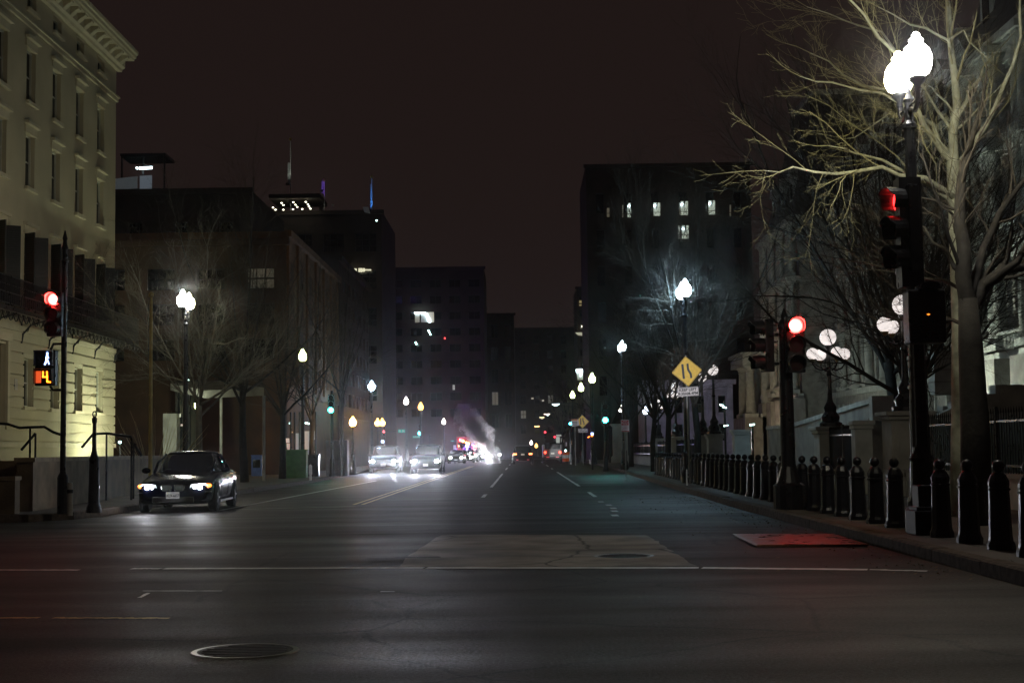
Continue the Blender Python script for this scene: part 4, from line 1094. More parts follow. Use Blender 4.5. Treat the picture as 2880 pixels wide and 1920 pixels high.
# ------------------------------------------------------------------ bollards
bpost = shared('post', MB().lathe([(.155, 0), (.155, .06), (.135, .10), (.128, .14), (.112, .70), (.118, .72), (.118, .76), (.085, .83), (.05, .86)], 20, flute=.05), IRON2)
bball = shared('ball_finial', MB().sphere((0, 0, .93), .072, 14, 9), IRON2, True)
bcol = shared('collar', MB().lathe([(.115, .655), (.123, .66), (.123, .68), (.115, .685)], 20), IRON2)
X0 = 5.40
by = [15.0 + 1.13 * k for k in range(44)]
def brow(y): return 5.36 if y < 28 else 5.36 + (y - 28) * .018
bi = 0
for k, y in enumerate(by):
    x = brow(y) if y > 16 else 5.30
    rel = y - 19.3
    if abs(rel) < .45: continue
    if abs(y - 46.2) < .3: continue
    if rel < 0:
        lab = 'black ball topped bollard, %s on the near side of the signal lamp post' % ORD[int(-rel / 1.13)]
    else:
        lab = 'black ball topped bollard, %s beyond the signal lamp post' % ordn(bi); bi += 1
    t = thing('bollard', lab, 'bollard', (x, y, .15), rnd.uniform(0, 6), 'black bollards along the kerb')
    inst(bpost, 'post', t, rot=(rnd.uniform(-.012, .012), rnd.uniform(-.012, .012), 0)); inst(bball, 'ball_finial', t)
    if y < 40: inst(bcol, 'collar', t)

# ------------------------------------------------------------------ perimeter piers, fence and ball lamps
FX = 8.55
def pier(label, x, y, w, h, m=GRANP):
    t = thing('gate_pier', label, 'gate pier', (x, y, .15))
    MB().box((0, 0, .22), (w * 1.22, w * 1.22, .44)).prism([(-w * .61, .44), (w * .61, .44), (w * .5, .62), (-w * .5, .62)], -w * .5, w * .5).build('plinth', m, t, bevel=.015)
    mb = MB().box((0, 0, (h - .2 + .6) / 2), (w, w, h - .2 - .6)); mb.build('shaft', m, t, bevel=.01)
    for s in (-1, 1):
        f = MB(); a = w * .3
        f.bb(-a, a, s * w / 2 - .012, s * w / 2 + .012, h - .42, h - .38).bb(-a, a, s * w / 2 - .012, s * w / 2 + .012, .75, .79)
        f.bb(-a, -a + .04, s * w / 2 - .013, s * w / 2 + .013, .79, h - .42).bb(a - .04, a, s * w / 2 - .013, s * w / 2 + .013, .79, h - .42).build('moulding', m, t)
    MB().box((0, 0, h - .15), (w * 1.15, w * 1.15, .10)).box((0, 0, h - .05), (w * 1.32, w * 1.32, .10)).build('cap', m, t, bevel=.015)
    return t
PR = [(8.74, 40.5, .78, 1.72, 'pale granite gate pier carrying the five globe lamp behind the bollards', GRANP),
      (8.9, 33.2, .85, 1.95, 'dark granite gate pier carrying the second five globe lamp', GRANITE),
      (8.3, 34.9, .42, 1.78, 'narrow pale granite gate pier beside the dark pier', GRANP),
      (8.36, 62, .62, 1.75, 'grey granite pier under the higher single globe lamp', GRANITE),
      (8.5, 67, .62, 1.75, 'grey granite pier under the lower single globe lamp', GRANITE),
      (8.6, 56, .62, 1.85, 'grey green granite pier nearest to the yellow merge sign', GRANP),
      (8.63, 80, .62, 1.8, 'granite pier lit pale blue under the first distant ball lamp cluster', GRANP),
      (8.8, 92, .62, 1.8, 'granite pier under the farthest ball lamp cluster', GRANITE),
      (8.1, 118, 1.2, 3.2, 'pale granite pillar far down the right side by the green signal', GRANP)]
for (x, y, w, h, l, m) in PR: pier(l, x, y, w, h, m)
def railing(label, x0, y0, x1, y1, h=1.7, plinth=.55, post_m=IRON, sp=.14):
    t = thing('iron_fence', label, 'iron fence', (x0, y0, .15)); A = Vector((0, 0)); B = Vector((x1 - x0, y1 - y0)); L = (B - A).length; rz = atan2(B.y, B.x); d = (B / L)
    c = B / 2
    MB().box((c.x, c.y, plinth / 2), (L, .34, plinth), rz).build('plinth', GRANP, t)
    MB().box((c.x, c.y, plinth + .04), (L, .42, .08), rz).build('plinth_cap', GRANITE, t)
    MB().box((c.x, c.y, plinth + .22), (L, .03, .04), rz).box((c.x, c.y, h - .16), (L, .03, .04), rz).build('rail', IRON, t)
    mb = MB(); n = int(L / sp)
    for k in range(1, n):
        q = d * (k * L / n); mb.box((q.x, q.y, (plinth + h) / 2), (.02, .02, h - plinth), rz)
        mb.add([(q.x - .02, q.y, h), (q.x + .02, q.y, h), (q.x, q.y + .02, h), (q.x, q.y, h + .11)], [(0, 1, 3), (1, 2, 3), (2, 0, 3)])
    o = mb.build('pickets', mat('matte_black_iron', (.012, .012, .012), .7, var=.2, scale=6), t); o['kind'] = 'stuff'
    for k in range(int(L / 2.4) + 1):
        q = d * min(L, k * 2.4); MB().tube([(q.x, q.y, plinth), (q.x, q.y, h + .12)], .035, 6).build('post', IRON, t); 
railing('spiked iron fence on a stone plinth at the frame edge behind the last bollards', 8.9, 22, 8.9, 32.6, 1.75)
railing('iron gate railing between the pale and the dark gate piers', 8.35, 35.3, 8.6, 40.0, 1.62, .3, sp=.10)
railing('iron fence running away beyond the single globe lamps', 8.6, 67.4, 8.6, 79.6, 1.5)
railing('farthest iron fence run by the distant ball lamps', 8.65, 80.4, 8.8, 116, 1.5, sp=.3)
t = thing('boundary_wall', 'long grey granite boundary wall behind the merge sign', 'wall', (10.6, 43, .15))
MB().prism([(0, 0), (18.5, 0), (18.5, 1.9), (13, 1.9), (0, 2.45)], 0, .5, axis='x').build('wall_face', GRANITE, t)
MB().prism([(-.1, 2.45), (13, 1.9), (18.6, 1.9), (18.6, 2.05), (13, 2.05), (-.1, 2.60)], -.08, .58, axis='x').build('coping', GRANP, t)
for (a, b) in (((1913, 1148), (1925, 1152)),):
    pass
t = thing('wall_light', 'pair of small cool white lamps above the boundary wall', 'wall light', (0, 0, 0)); o = Vector((0, 0, 0))
for (x0, y0) in ((2024, 1136), (2032, 1142), (2036, 1196)):
    lit_panel(t, o, [(x0, y0), (x0 + 11, y0 + 2), (x0 + 12, y0 + 6), (x0 + 2, y0 + 4)] if y0 < 1190 else [(x0, y0), (x0 + 12, y0 - 2), (x0 + 12, y0 + 1), (x0, y0 + 3)], 52, G_DOTC, 'lamp', .1)
q = at(2040, 1150, 52.15); MB().tube([(q.x, q.y + .2, .15), (q.x, q.y + .2, q.z + .3)], .04, 6).build('post', IRON, t)
t = thing('wall_light', 'small cool lamp on the grey wall left of the red signal post', 'wall light', (0, 0, 0))
lit_panel(t, o, [(2110, 1192), (2123, 1191), (2122, 1195), (2110, 1197)], 45, G_DOTC, 'lamp', .1); q = at(2116, 1196, 45.1); MB().bb(q.x - .03, q.x + .03, 45.1, 45.2, .15, q.z).build('bracket', IRON, t)

bl = {}
def ball(parent, x, y, z, r):
    k = round(r, 3)
    if k not in bl: bl[k] = shared('ball_lamp', MB().sphere((0, 0, 0), r, 18, 11), G_BALL, True)
    inst(bl[k], 'ball_lamp', parent, (x, y, z))
def candelabra(label, x, y, z0, H, rz=0.3, r1=.235, r2=.165, five=True):
    """ornate iron standard on a pier: one large ball on top, four smaller on scrolled arms"""
    t = thing('ball_lamp_standard', label, 'ornate lamp', (x, y, z0), rz, 'ball lamps on the granite piers')
    h = H - z0 - r1 * 2
    MB().lathe([(.34, 0), (.34, .10), (.25, .14), (.27, .28), (.17, .42), (.19, .55), (.10, .70), (.075, .8), (.06, h * .62), (.09, h * .64), (.055, h * .68), (.05, h - .14), (.11, h - .05), (.12, h - .01)], 16, flute=.06).build('standard', IRON, t)
    ball(t, 0, 0, h + r1 * .93, r1)
    if five:
        za = h - .36
        for k in range(4):
            a = pi / 4 + k * pi / 2; c, s = cos(a), sin(a); R = .50
            MB().tube([(c * .04, s * .04, za - .30), (c * .22, s * .22, za - .36), (c * .40, s * .40, za - .30), (c * R, s * R, za - .18), (c * R, s * R, za - .06)], [.028, .026, .024, .022, .02], 6).tube([(c * .05, s * .05, za - .05), (c * .18, s * .18, za - .08), (c * .24, s * .24, za - .2), (c * .16, s * .16, za - .25)], .014, 5).build('arm', IRON, t, smooth=True)
            MB().lathe([(.03, -.1), (.09, -.03), (.10, -.0)], 12, c=(c * R, s * R, za - .05)).build('cup', mat('brass_cup', (.45, .35, .16), .3, metal=.8, var=.1), t)
            ball(t, c * R, s * R, za - .05 + r2 * .95, r2)
    return t
candelabra('five globe ornate lamp right of the red signal behind bare branches', 8.76, 40.5, 1.87, 4.66, -.52)
candelabra('five globe ornate lamp half hidden by the nearest lamp post', 8.95, 33.2, 2.1, 4.85, -.48, r1=.24, r2=.175)
candelabra('single globe ornate lamp right of the merge sign, the higher of two', 8.36, 62, 1.9, 4.93, 0, five=False)
candelabra('single globe ornate lamp touching the merge sign corner, the lower of two', 8.5, 67, 1.9, 4.88, 0, five=False)
candelabra('ball lamp cluster left of the KEEP LEFT plate, nearer of two', 8.63, 80, 1.95, 5.0, .5)
candelabra('ball lamp cluster left of the KEEP LEFT plate, farther of two', 8.8, 92, 1.95, 4.75, .2)
lamp_px('small blue white lamp beside the distant ball lamps', 1815, 1143, 104, 'single', glow('globe_ball_blue', (.75, .85, 1), 9), group=SG, s=.9)
lamp_px('small pale lamp half hidden by the snow route sign post', 1746, 1138, 125, 'single', glow('globe_cream', (1, .9, .75), 9), group=SG, s=1.0)

# stone stairs and yard wall of the ornate building
t = thing('stair_wall', 'pale stepped stone stair wall lit behind the dark fence', 'stair wall', (0, 42, .15))
def X(px, Y=42): return at(px, 1100, Y).x
def Z(py, Y=42, px=2600): return at(px, py, Y).z - .15
mb = MB().prism([(X(2440), 0), (X(2900), 0), (X(2900), Z(1085)), (X(2800), Z(1085)), (X(2800), Z(1110)), (X(2710), Z(1110)), (X(2710), Z(1128)), (X(2680), Z(1128)), (X(2680), Z(1142)), (X(2650), Z(1142)), (X(2650), Z(1158)), (X(2610), Z(1158)), (X(2610), Z(1172)), (X(2440), Z(1172))], 0, .6)
mb.build('steps', GRANITE, t)
MB().prism([(X(2640), 0), (X(2720), 0), (X(2720), Z(1112)), (X(2690), Z(1112)), (X(2690), Z(1136)), (X(2662), Z(1136)), (X(2662), Z(1150)), (X(2625), Z(1166)), (X(2625), Z(1180)), (X(2640), Z(1180))], -.5, -.05).build('stringer', GRANP, t)
MB().box((X(2650) + .1, .3, (Z(985) + Z(1110)) / 2), (.62, .6, Z(985) - Z(1110))).build('pedestal', GRANP, t)
for py in (1010, 1040, 1074): MB().box((X(2650) + .1, .3, Z(py)), (.66, .64, .05)).build('pedestal_band', GRANITE, t)
MB().bb(X(2440), X(2500), -.5, -.1, Z(1180), Z(1112)).build('block', GRANP, t)
t = thing('yard_hedge', 'dark clipped hedge mass behind the fence at the frame edge', 'hedge', (10.8, 30, .15))
mb = MB(); r = random.Random(3)
for i in range(5000):
    x, y, z = r.uniform(0, 1.4), r.uniform(-7, 8), r.uniform(0, 1.75); s = .07
    x = max(0, min(1.4, x)); a = r.uniform(0, 6.3); b = r.uniform(-1, 1)
    mb.add([(x + s * cos(a), y + s * sin(a), z), (x - s * sin(a), y + s * cos(a), z + s * b), (x, y, z + s)], [(0, 1, 2)])
mb.bb(.1, 1.3, -6.9, 7.9, 0, 1.65).build('foliage', mat('dark_hedge_leaves', (.03, .045, .02), .8, var=.4, scale=6), t)

# ------------------------------------------------------------------ ornate granite government building
YE = 127.0
ob = thing('ornate_building', 'ornate grey granite building with stacked columns and mansard roof behind bare trees', 'building', (24.5, YE, 0), -pi / 2)
BW = 4.0; NB = 20; LEN = BW * NB
FL = [(1.4, 4.4), (6.0, 9.2), (10.4, 13.4), (14.9, 17.8)]
# projecting pavilions: bays 1-3 (far) and 13-15 (near) stand forward
def plane(i): return -2.6 if i in (1, 2, 3) or i in (15, 16, 17) else 0.0
wa = []
segs = [(0, 1, 0.0), (1, 4, -2.6), (4, 15, 0.0), (15, 18, -2.6), (18, 20, 0.0)]
mb = MB()
for (a, b, y) in segs:
    ops = []
    for i in range(a, b):
        for (z0, z1) in FL:
            ops.append((i * BW + 1.3, i * BW + 2.7, z0, z1))
    wall_grid(mb, a * BW, b * BW, 0, 19.3, ops, .45, y)
for x in (4, 16, 60, 72):
    mb.quad((x, -2.6, 0), (x, 0, 0), (x, 0, 19.3), (x, -2.6, 19.3))
shell(mb, 0, LEN, 0, 19.3, 25)
mb.build('wall', GRANITE, ob)
fms = [sash_mesh(1.4, b - a, 2, 2, IRON, .08, .05) for a, b in FL]; pms = [pane_mesh(1.4, b - a, GLASSD) for a, b in FL]
plit = pane_mesh(1.4, 2.9, glow('yellow_lit_office', (.85, .70, .32), .5))
pedi = shared('pediment', MB().bb(-.35, 1.75, -.28, .02, .05, .28).prism([(-.45, .28), (1.85, .28), (.7, .95)], -.40, .02), GRANP)
arch = shared('arched_hood', MB().bb(-.35, 1.75, -.25, .02, .05, .22).prism([(.7 + 1.1 * cos(a), .22 + .6 * sin(a)) for a in [pi * k / 8 for k in range(9)]], -.34, .02), GRANP)
jamb = shared('window_surround', MB().bb(-.24, -.02, -.14, .02, -.2, 3.05).bb(1.42, 1.64, -.14, .02, -.2, 3.05).bb(-.34, 1.74, -.24, .02, -.42, -.2), GRANP)
colm = {}
def column_mesh(h, r):
    k = (h, r)
    if k not in colm:
        colm[k] = shared('column', MB().box((0, 0, .15), (r * 2.7, r * 2.7, .3)).lathe([(r * 1.25, .3), (r * 1.05, .42), (r, .5), (r * .98, h * .4), (r * .84, h - .55), (r * .95, h - .5), (r * .86, h - .42), (r * 1.2, h - .12)], 14).box((0, 0, h - .06), (r * 2.6, r * 2.6, .12)), GRANP, False)
    return colm[k]
for i in range(NB):
    y = plane(i)
    for k, (z0, z1) in enumerate(FL):
        put_window(ob, fms[k], plit if (i, k) == (5, 3) else pms[k], i * BW + 1.3, y + .3, z0)
        inst(jamb, 'window_surround', ob, (i * BW + 1.3, y, z0))
        if k: inst(pedi if (i + k) % 2 else arch, 'pediment' if (i + k) % 2 else 'arched_hood', ob, (i * BW + 1.3, y, z1))
for (z0, z1, pr) in ((5.0, 5.4, .35), (9.75, 10.05, .5), (14.2, 14.5, .5), (18.6, 19.0, .45), (19.0, 19.35, .8)):
    for (a, b, y) in segs:
        MB().bb(a * BW - (pr if y else 0), b * BW + (pr if y else 0), y - pr, y + .02, z0, z1).build('entablature', GRANP, ob)
# stacked columns: pairs on the pavilions, singles elsewhere
for i in range(NB + 1):
    y = plane(i) if i not in (4, 18) else -2.6
    full = y < 0
    for lev, (z0, z1) in enumerate(((5.4, 9.75), (10.05, 14.2), (14.5, 18.6))):
        for dx in ((-.42, .42) if full else (0,)):
            inst(column_mesh(round(z1 - z0, 2), .30 if lev == 0 else .26), 'column', ob, (i * BW + dx, y - (.75 if full else .30), z0))
        if full:
            MB().bb(i * BW - 1.0, i * BW + 1.0, y - 1.25, y - .2, z1, z1 + .30).build('entablature_block', GRANP, ob)
    if full:
        MB().bb(i * BW - 1.0, i * BW + 1.0, y - 1.3, y, 0, 5.0).build('column_base', GRANITE, ob)
bal = shared('baluster', MB().lathe([(.07, 0), (.10, .12), (.05, .3), (.09, .5), (.06, .62)], 6), GRANP)
for i in (1, 2, 3, 15, 16, 17):
    for b in range(7): inst(bal, 'baluster', ob, (i * BW + .7 + b * .43, plane(i) - .8, 5.42)); inst(bal, 'baluster', ob, (i * BW + .7 + b * .43, plane(i) - .8, 10.07))
    for z in (6.04, 10.69): MB().bb(i * BW + .4, i * BW + 3.6, -2.6 - .95, -2.6 - .65, z, z + .12).build('balustrade_rail', GRANP, ob)
# far porch with three tall columns
pc = thing('columned_porch', 'far stone porch with a row of tall columns left of the red signal post', 'porch', (20.3, 123.0, .15))
MB().bb(-1.2, 5.5, -1.0, 6, 0, 3.7).build('podium', GRANITE, pc)
for k in range(3):
    inst(column_mesh(4.4, .42), 'column', pc, (-.6 + k * 1.35, -.4, 3.7)); inst(column_mesh(4.4, .42), 'column', pc, (-.6 + k * 1.35, 3.5, 3.7))
inst(column_mesh(4.4, .42), 'column', pc, (4.9, -.4, 3.7))
MB().bb(-1.3, 5.6, -1.1, 6, 8.1, 9.0).bb(-1.5, 5.7, -1.3, 6, 9.0, 9.25).build('entablature', GRANP, pc)
MB().bb(2.2, 5.5, .2, 6, 3.7, 8.1).build('porch_wall', GRANITE, pc)
# mansards
def mans(x0, x1, y, z0, z1, cut, D=14, nm='mansard_roof', m=SLATE):
    v = [(x0, y, z0), (x1, y, z0), (x1, D, z0), (x0, D, z0), (x0 + cut, y + cut, z1), (x1 - cut, y + cut, z1), (x1 - cut, D - cut, z1), (x0 + cut, D - cut, z1)]
    o = MB().add(v, [(0, 1, 5, 4), (1, 2, 6, 5), (2, 3, 7, 6), (3, 0, 4, 7), (4, 5, 6, 7)]).build(nm, m, ob)
mans(-.3, LEN, -.3, 19.35, 24.2, 1.9)
mans(3.6, 16.4, -3.0, 19.35, 29.5, 2.3, 12); mans(59.6, 72.4, -3.0, 19.35, 29.5, 2.3, 12)
MB().bb(5.7, 14.3, -.9, 9.9, 29.5, 29.9).bb(61.7, 70.3, -.9, 9.9, 29.5, 29.9).build('roof_crest', GRANITE, ob)
dm = shared('dormer', MB().bb(-.9, .9, -.6, 1.8, 0, 2.6).prism([(-1.1, 2.6), (1.1, 2.6), (0, 3.5)], -.8, 1.8), GRANP)
dmw = shared('dormer_window', MB().bb(-.45, .45, -.66, -.62, .4, 2.2), GLASSD)
for i in range(NB):
    y = plane(i)
    d = inst(dm, 'dormer', ob, (i * BW + 2, y + .6, 20.0)); inst(dmw, 'dormer_window', d)
for k in range(8): MB().bb(k * 10 + 2.2, k * 10 + 3.8, 5, 6.4, 24, 28.5).bb(k * 10 + 2.0, k * 10 + 4.0, 4.8, 6.6, 28.5, 28.9).build('chimney', GRANITE, ob)
# purple lit pale pavilion behind the ball lamps
gp_ = block('pale low pavilion lit mauve behind the distant ball lamps', (9.8, 112, 0), 0, 6.8, 6.6, 8, 4, 2, mat('mauve_lit_stone', (.50, .44, .56), .8, var=.3, scale=1.5), win=(.35, .6), base=1.4, top=.8, nx=1, nz=2, pilaster=True)  # pale stone with the mauve light put into its colour

# floodlights in the yards (real fixtures)
def flood(label, loc, aim, m, s=.22, en=0.0, color=(1, 1, 1), ang=70):
    t = thing('floodlight', label, 'floodlight', loc); d = (Vector(aim) - Vector(loc)).normalized(); q = d.to_track_quat('-Y', 'Z')
    h = MB().box((0, 0, 0), (s * 1.5, .14, s * 1.1)).build('housing', IRON, t, bevel=.01); h.rotation_mode = 'QUATERNION'; h.rotation_quaternion = q
    l = MB().bb(-s * .65, s * .65, -.078, -.072, -s * .45, s * .45).build('lens', m, t); l.rotation_mode = 'QUATERNION'; l.rotation_quaternion = q
    MB().tube([(0, 0, -.4), (0, 0, -.08)], .02, 6).build('stem', IRON, t)
flood('ground floodlight washing the corner of the cream building', (-16.3, 63.2, .62), (-19.5, 65.6, 4.5), G_FLOOD, .26)
flood('ground floodlight washing the far end of the cream building wall', (-16.2, 55.5, .62), (-19.5, 59.0, 3.6), glow('weak_flood_lens', (.95, 1.0, .62), 200), .20)
flood('yard floodlight aimed at the near columned pavilion', (16.8, 63.5, .6), (21.9, 62.5, 9), G_FLOODC, .40)
flood('yard floodlight aimed at the middle of the ornate building', (17.5, 98, .6), (24.5, 102, 10), glow('weak_yard_flood', (.9, 1.0, .85), 260), .4)
flood('yard floodlight aimed between the two pavilions', (17.5, 84, .6), (24.5, 84, 10), MATS['weak_yard_flood'], .35)
flood('yard floodlight at the far porch', (17.0, 112, .6), (21, 122, 7), glow('warm_porch_flood', (1.0, .78, .5), 500), .3)
flood('small mauve floodlight before the pale pavilion', (11.5, 106, .6), (12.6, 112, 4), glow('mauve_flood', (.62, .5, 1.0), 60), .25)

# ------------------------------------------------------------------ vehicles (front towards local -y)
def loft(mb, st, sec):
    rings = []
    for s in st:
        half = sec(*s[1:]); P = [(x, s[0], z) for x, z in half]
        rings.append(P + [(-x, y, z) for x, y, z in reversed(P[1:-1])])
    n = len(rings[0]); v = [p for r in rings for p in r]; f = []
    for i in range(len(rings) - 1):
        for k in range(n):
            j = (k + 1) % n; f.append((i * n + k, i * n + j, (i + 1) * n + j, (i + 1) * n + k))
    f.append(tuple(range(n))[::-1]); f.append(tuple((len(rings) - 1) * n + k for k in range(n)))
    mb.add(v, f); return mb
def bsec(w, zb, zs, zt):
    return [(0, zb), (w * .8, zb), (w * .95, zb + .05), (w * .99, zb + .35 * (zs - zb)), (w, zb + .62 * (zs - zb)), (w * .975, zs), (w * .84, zs + (zt - zs) * .70), (w * .45, zt - (zt - zs) * .06), (0, zt)]
def gsec(w, wt, zb, zt):
    return [(0, zb), (w, zb), (w * .985, zb + .02), (wt, zt - .05), (wt * .93, zt - .012), (wt * .5, zt + .01), (0, zt + .02)]
SED = dict(W=.885, body=[(-2.30, .58, .34, .50, .56), (-2.25, .74, .22, .58, .66), (-2.12, .84, .18, .64, .74), (-1.85, .872, .17, .70, .81), (-1.4, .885, .17, .76, .87), (-.95, .885, .17, .82, .94), (-.3, .888, .17, .86, .97), (.7, .888, .17, .88, .98), (1.5, .88, .18, .89, .99), (2.0, .85, .22, .88, 1.0), (2.2, .80, .30, .84, .96), (2.28, .66, .36, .76, .86)],
           glass=[(-1.0, .70, .60, .88, .93), (-.15, .79, .585, .87, 1.37), (.25, .80, .59, .88, 1.415), (.85, .79, .585, .89, 1.40), (1.30, .75, .56, .90, 1.28), (1.78, .68, .55, .93, 1.0)],
           roof=(-.12, 1.05), wheels=(-1.42, 1.36), wr=.315, hl=(.57, .60), z=.6)
SUV = dict(W=.93, body=[(-2.38, .66, .42, .66, .74), (-2.33, .82, .30, .78, .92), (-2.2, .90, .27, .86, 1.00), (-1.9, .92, .26, .94, 1.06), (-1.3, .93, .26, 1.0, 1.12), (-.5, .93, .26, 1.04, 1.15), (1.2, .93, .26, 1.05, 1.15), (2.0, .92, .28, 1.05, 1.15), (2.3, .88, .34, 1.02, 1.14), (2.38, .80, .42, .95, 1.08)],
           glass=[(-1.15, .80, .70, 1.05, 1.10), (-.55, .86, .69, 1.03, 1.66), (.3, .86, .70, 1.03, 1.73), (1.7, .85, .69, 1.03, 1.71), (2.05, .84, .68, 1.04, 1.62), (2.30, .80, .70, 1.06, 1.12)],
           roof=(-.45, 2.0), wheels=(-1.48, 1.45), wr=.37, hl=(.66, .74), z=.74)
tyre_c = {}
def beam(parent, loc, power, tilt=-1.5, ang=50, yaw=0.0, color=(.93, .95, 1), rad=.06, blend=.6, name='headlight_beam'):
    """the light a headlight throws ahead of the car (local -y)"""
    l = bpy.data.lights.new(name, 'SPOT'); l.energy = power; l.color = color; l.spot_size = radians(ang); l.spot_blend = blend; l.shadow_soft_size = rad
    o = bpy.data.objects.new(name, l); col.objects.link(o); o.parent = parent; o.location = loc
    d = Vector((sin(radians(yaw)), -cos(radians(yaw)), sin(radians(tilt)))); o.rotation_euler = d.to_track_quat('-Z', 'Y').to_euler()
    return o
def vehicle(name, label, cat, x, y, rz, spec, paint, plate='', head_m=None, tail_m=None, group=None, detail=False, hl_s=1.0, plate_m=None, z0=0.0):
    t = thing(name, label, cat, (x, y, z0), rz, group)
    W = spec['W']; mb = loft(MB(), spec['body'], bsec); b = mb.build('body', paint, t, smooth=True)
    sd = b.modifiers.new('smooth', 'SUBSURF'); sd.levels = sd.render_levels = 2 if detail else 1
    g = loft(MB(), spec['glass'], gsec).build('windows', CARGLASS, t, smooth=True)
    sd = g.modifiers.new('smooth', 'SUBSURF'); sd.levels = sd.render_levels = 1
    gl = spec['glass']; ra, rb = spec['roof']
    rf = [s for s in gl if ra - .3 <= s[0] <= rb + .3]
    def rsec(w, wt, zb, zt): return [(0, zt - .03), (wt * 1.0, zt - .045), (wt * 1.01, zt - .025), (wt * .93, zt + .004), (wt * .5, zt + .026), (0, zt + .034)]
    r = loft(MB(), [(max(ra, min(rb, s[0])), *s[1:]) for s in rf], rsec).build('roof', paint, t, smooth=True)
    sd = r.modifiers.new('smooth', 'SUBSURF'); sd.levels = sd.render_levels = 1
    for s in (-1, 1):
        a, b2, c = gl[0], gl[1], gl[-2]
        mb = MB().tube([(s * a[1] * .97, a[0] - .02, a[4] - .02), (s * (b2[1] + b2[2]) / 2 * .99, (a[0] + b2[0]) / 2 - .03, (a[3] + b2[4]) / 2 + .02), (s * b2[2] * .98, b2[0] - .02, b2[4] - .03)], .034, 6)
        m_ = gl[3]; mb.tube([(s * m_[1] * 1.0, .35, m_[3]), (s * m_[2] * 1.02, .30, m_[4] - .05)], .028, 6)
        mb.tube([(s * c[1], c[0] + .1, c[3]), (s * c[2] * 1.0, c[0] - .25, c[4] + .05)], .04, 6)
        mb.build('pillar', paint, t, smooth=True)
        MB().sphere((0, 0, 0), .10, 10, 7, .72).build('door_mirror', paint, t, smooth=True, loc=(s * (W + .07), gl[0][0] + .35, gl[0][4] + .03)).scale = (1.1, .6, 1)
    wr = spec['wr']; k = (wr,)
    if k not in tyre_c:
        def disc(prof, n=24): 
            m = MB().lathe(prof, n); m.v = [(z, x, y) for x, y, z in m.v]; return m
        tyre_c[k] = (shared('tyre', disc([(wr * .62, -.10), (wr * .9, -.105), (wr, -.08), (wr, .08), (wr * .9, .105), (wr * .62, .10)]), RUBBER),
                     shared('rim', (lambda m: [m, [m.box((.10, wr * .36 * cos(a), wr * .36 * sin(a)), (.03, .05, wr * .5)) for a in ()]][0])(disc([(wr * .66, -.09), (wr * .66, .09), (wr * .58, .095), (wr * .56, .05), (wr * .12, .06), (wr * .1, .085), (.01, .09)])), ALLOY),
                     shared('arch', disc([(wr * 1.16, -.03), (wr * 1.16, .03)]), RUBBER))
        sp = MB()
        for q in range(5):
            a = 2 * pi * q / 5
            sp.tube([(.085, wr * .08 * cos(a), wr * .08 * sin(a)), (.098, wr * .60 * cos(a), wr * .60 * sin(a))], [.028, .02], 5)
        tyre_c[k] += (shared('spokes', sp, ALLOY),)
    for yy in spec['wheels']:
        for s in (-1, 1):
            inst(tyre_c[k][2], 'wheel_arch', t, (s * (W - .028), yy, wr + .02))
            w = inst(tyre_c[k][0], 'wheel', t, (s * (W - .085), yy, wr), (0, 0, 0 if s > 0 else pi))
            inst(tyre_c[k][1], 'rim', w); inst(tyre_c[k][3], 'spokes', w)
    hx, hz = spec['hl']; yf = spec['body'][0][0]
    if head_m:
        for s in (-1, 1):
            if detail:
                # swept lamp: inner end low on the nose, outer end wrapping the wing
                P = [(.36, .515), (.70, .52), (.80, .565), (.80, .64), (.72, .665), (.41, .645)]
                def yat(x): return -2.265 + max(0, x - .35) ** 2 * .62
                v = [(s * a, yat(a) - .018, c) for a, c in P] + [(s * a, yat(a) + .10, c) for a, c in P]; n = len(P)
                f = [tuple(range(n)), tuple(range(2 * n - 1, n - 1, -1))] + [(i, (i + 1) % n, n + (i + 1) % n, n + i) for i in range(n)]
                if s > 0: f = [q[::-1] for q in f]
                h = MB().add(v, f).build('headlight', mat('headlight_glass', (.5, .5, .52), .15, var=0, emit=(.95, .95, 1.0), strength=.9), t)
                MB().sphere((s * .60, yat(.60) - .03, .59), .058, 12, 8).build('lamp_beam', G_HEAD, h)
                MB().sphere((s * .49, yat(.49) - .02, .585), .045, 12, 8).build('lamp_beam', glow('weak_beam', (.95, .95, 1), 14), h)
                v = [(s * a, yat(a) - .02, c) for a, c in ((.75, .55), (.83, .58), (.845, .62), (.82, .65), (.75, .66))] + [(s * a, yat(a) + .10, c) for a, c in ((.75, .55), (.83, .58), (.845, .62), (.82, .65), (.75, .66))]
                n = 5; f = [tuple(range(n)), tuple(range(2 * n - 1, n - 1, -1))] + [(i, (i + 1) % n, n + (i + 1) % n, n + i) for i in range(n)]
                MB().add(v, f).build('indicator', G_IND, h)
                MB().box((s * .62, -2.14, .30), (.24, .05, .09)).build('fog_lamp', mat('fog_lamp_glass', (.3, .3, .34), .15, metal=.6, var=0), t, bevel=.02)
            else:
                MB().sphere((s * hx, yf + .02, hz), .12 * hl_s, 12, 8, .8).build('headlight', head_m, t)
                MB().box((s * (hx + .16), yf + .18, hz), (.16, .12, .12)).build('indicator', glow('dim_indicator', (1, .5, .2), .4), t)
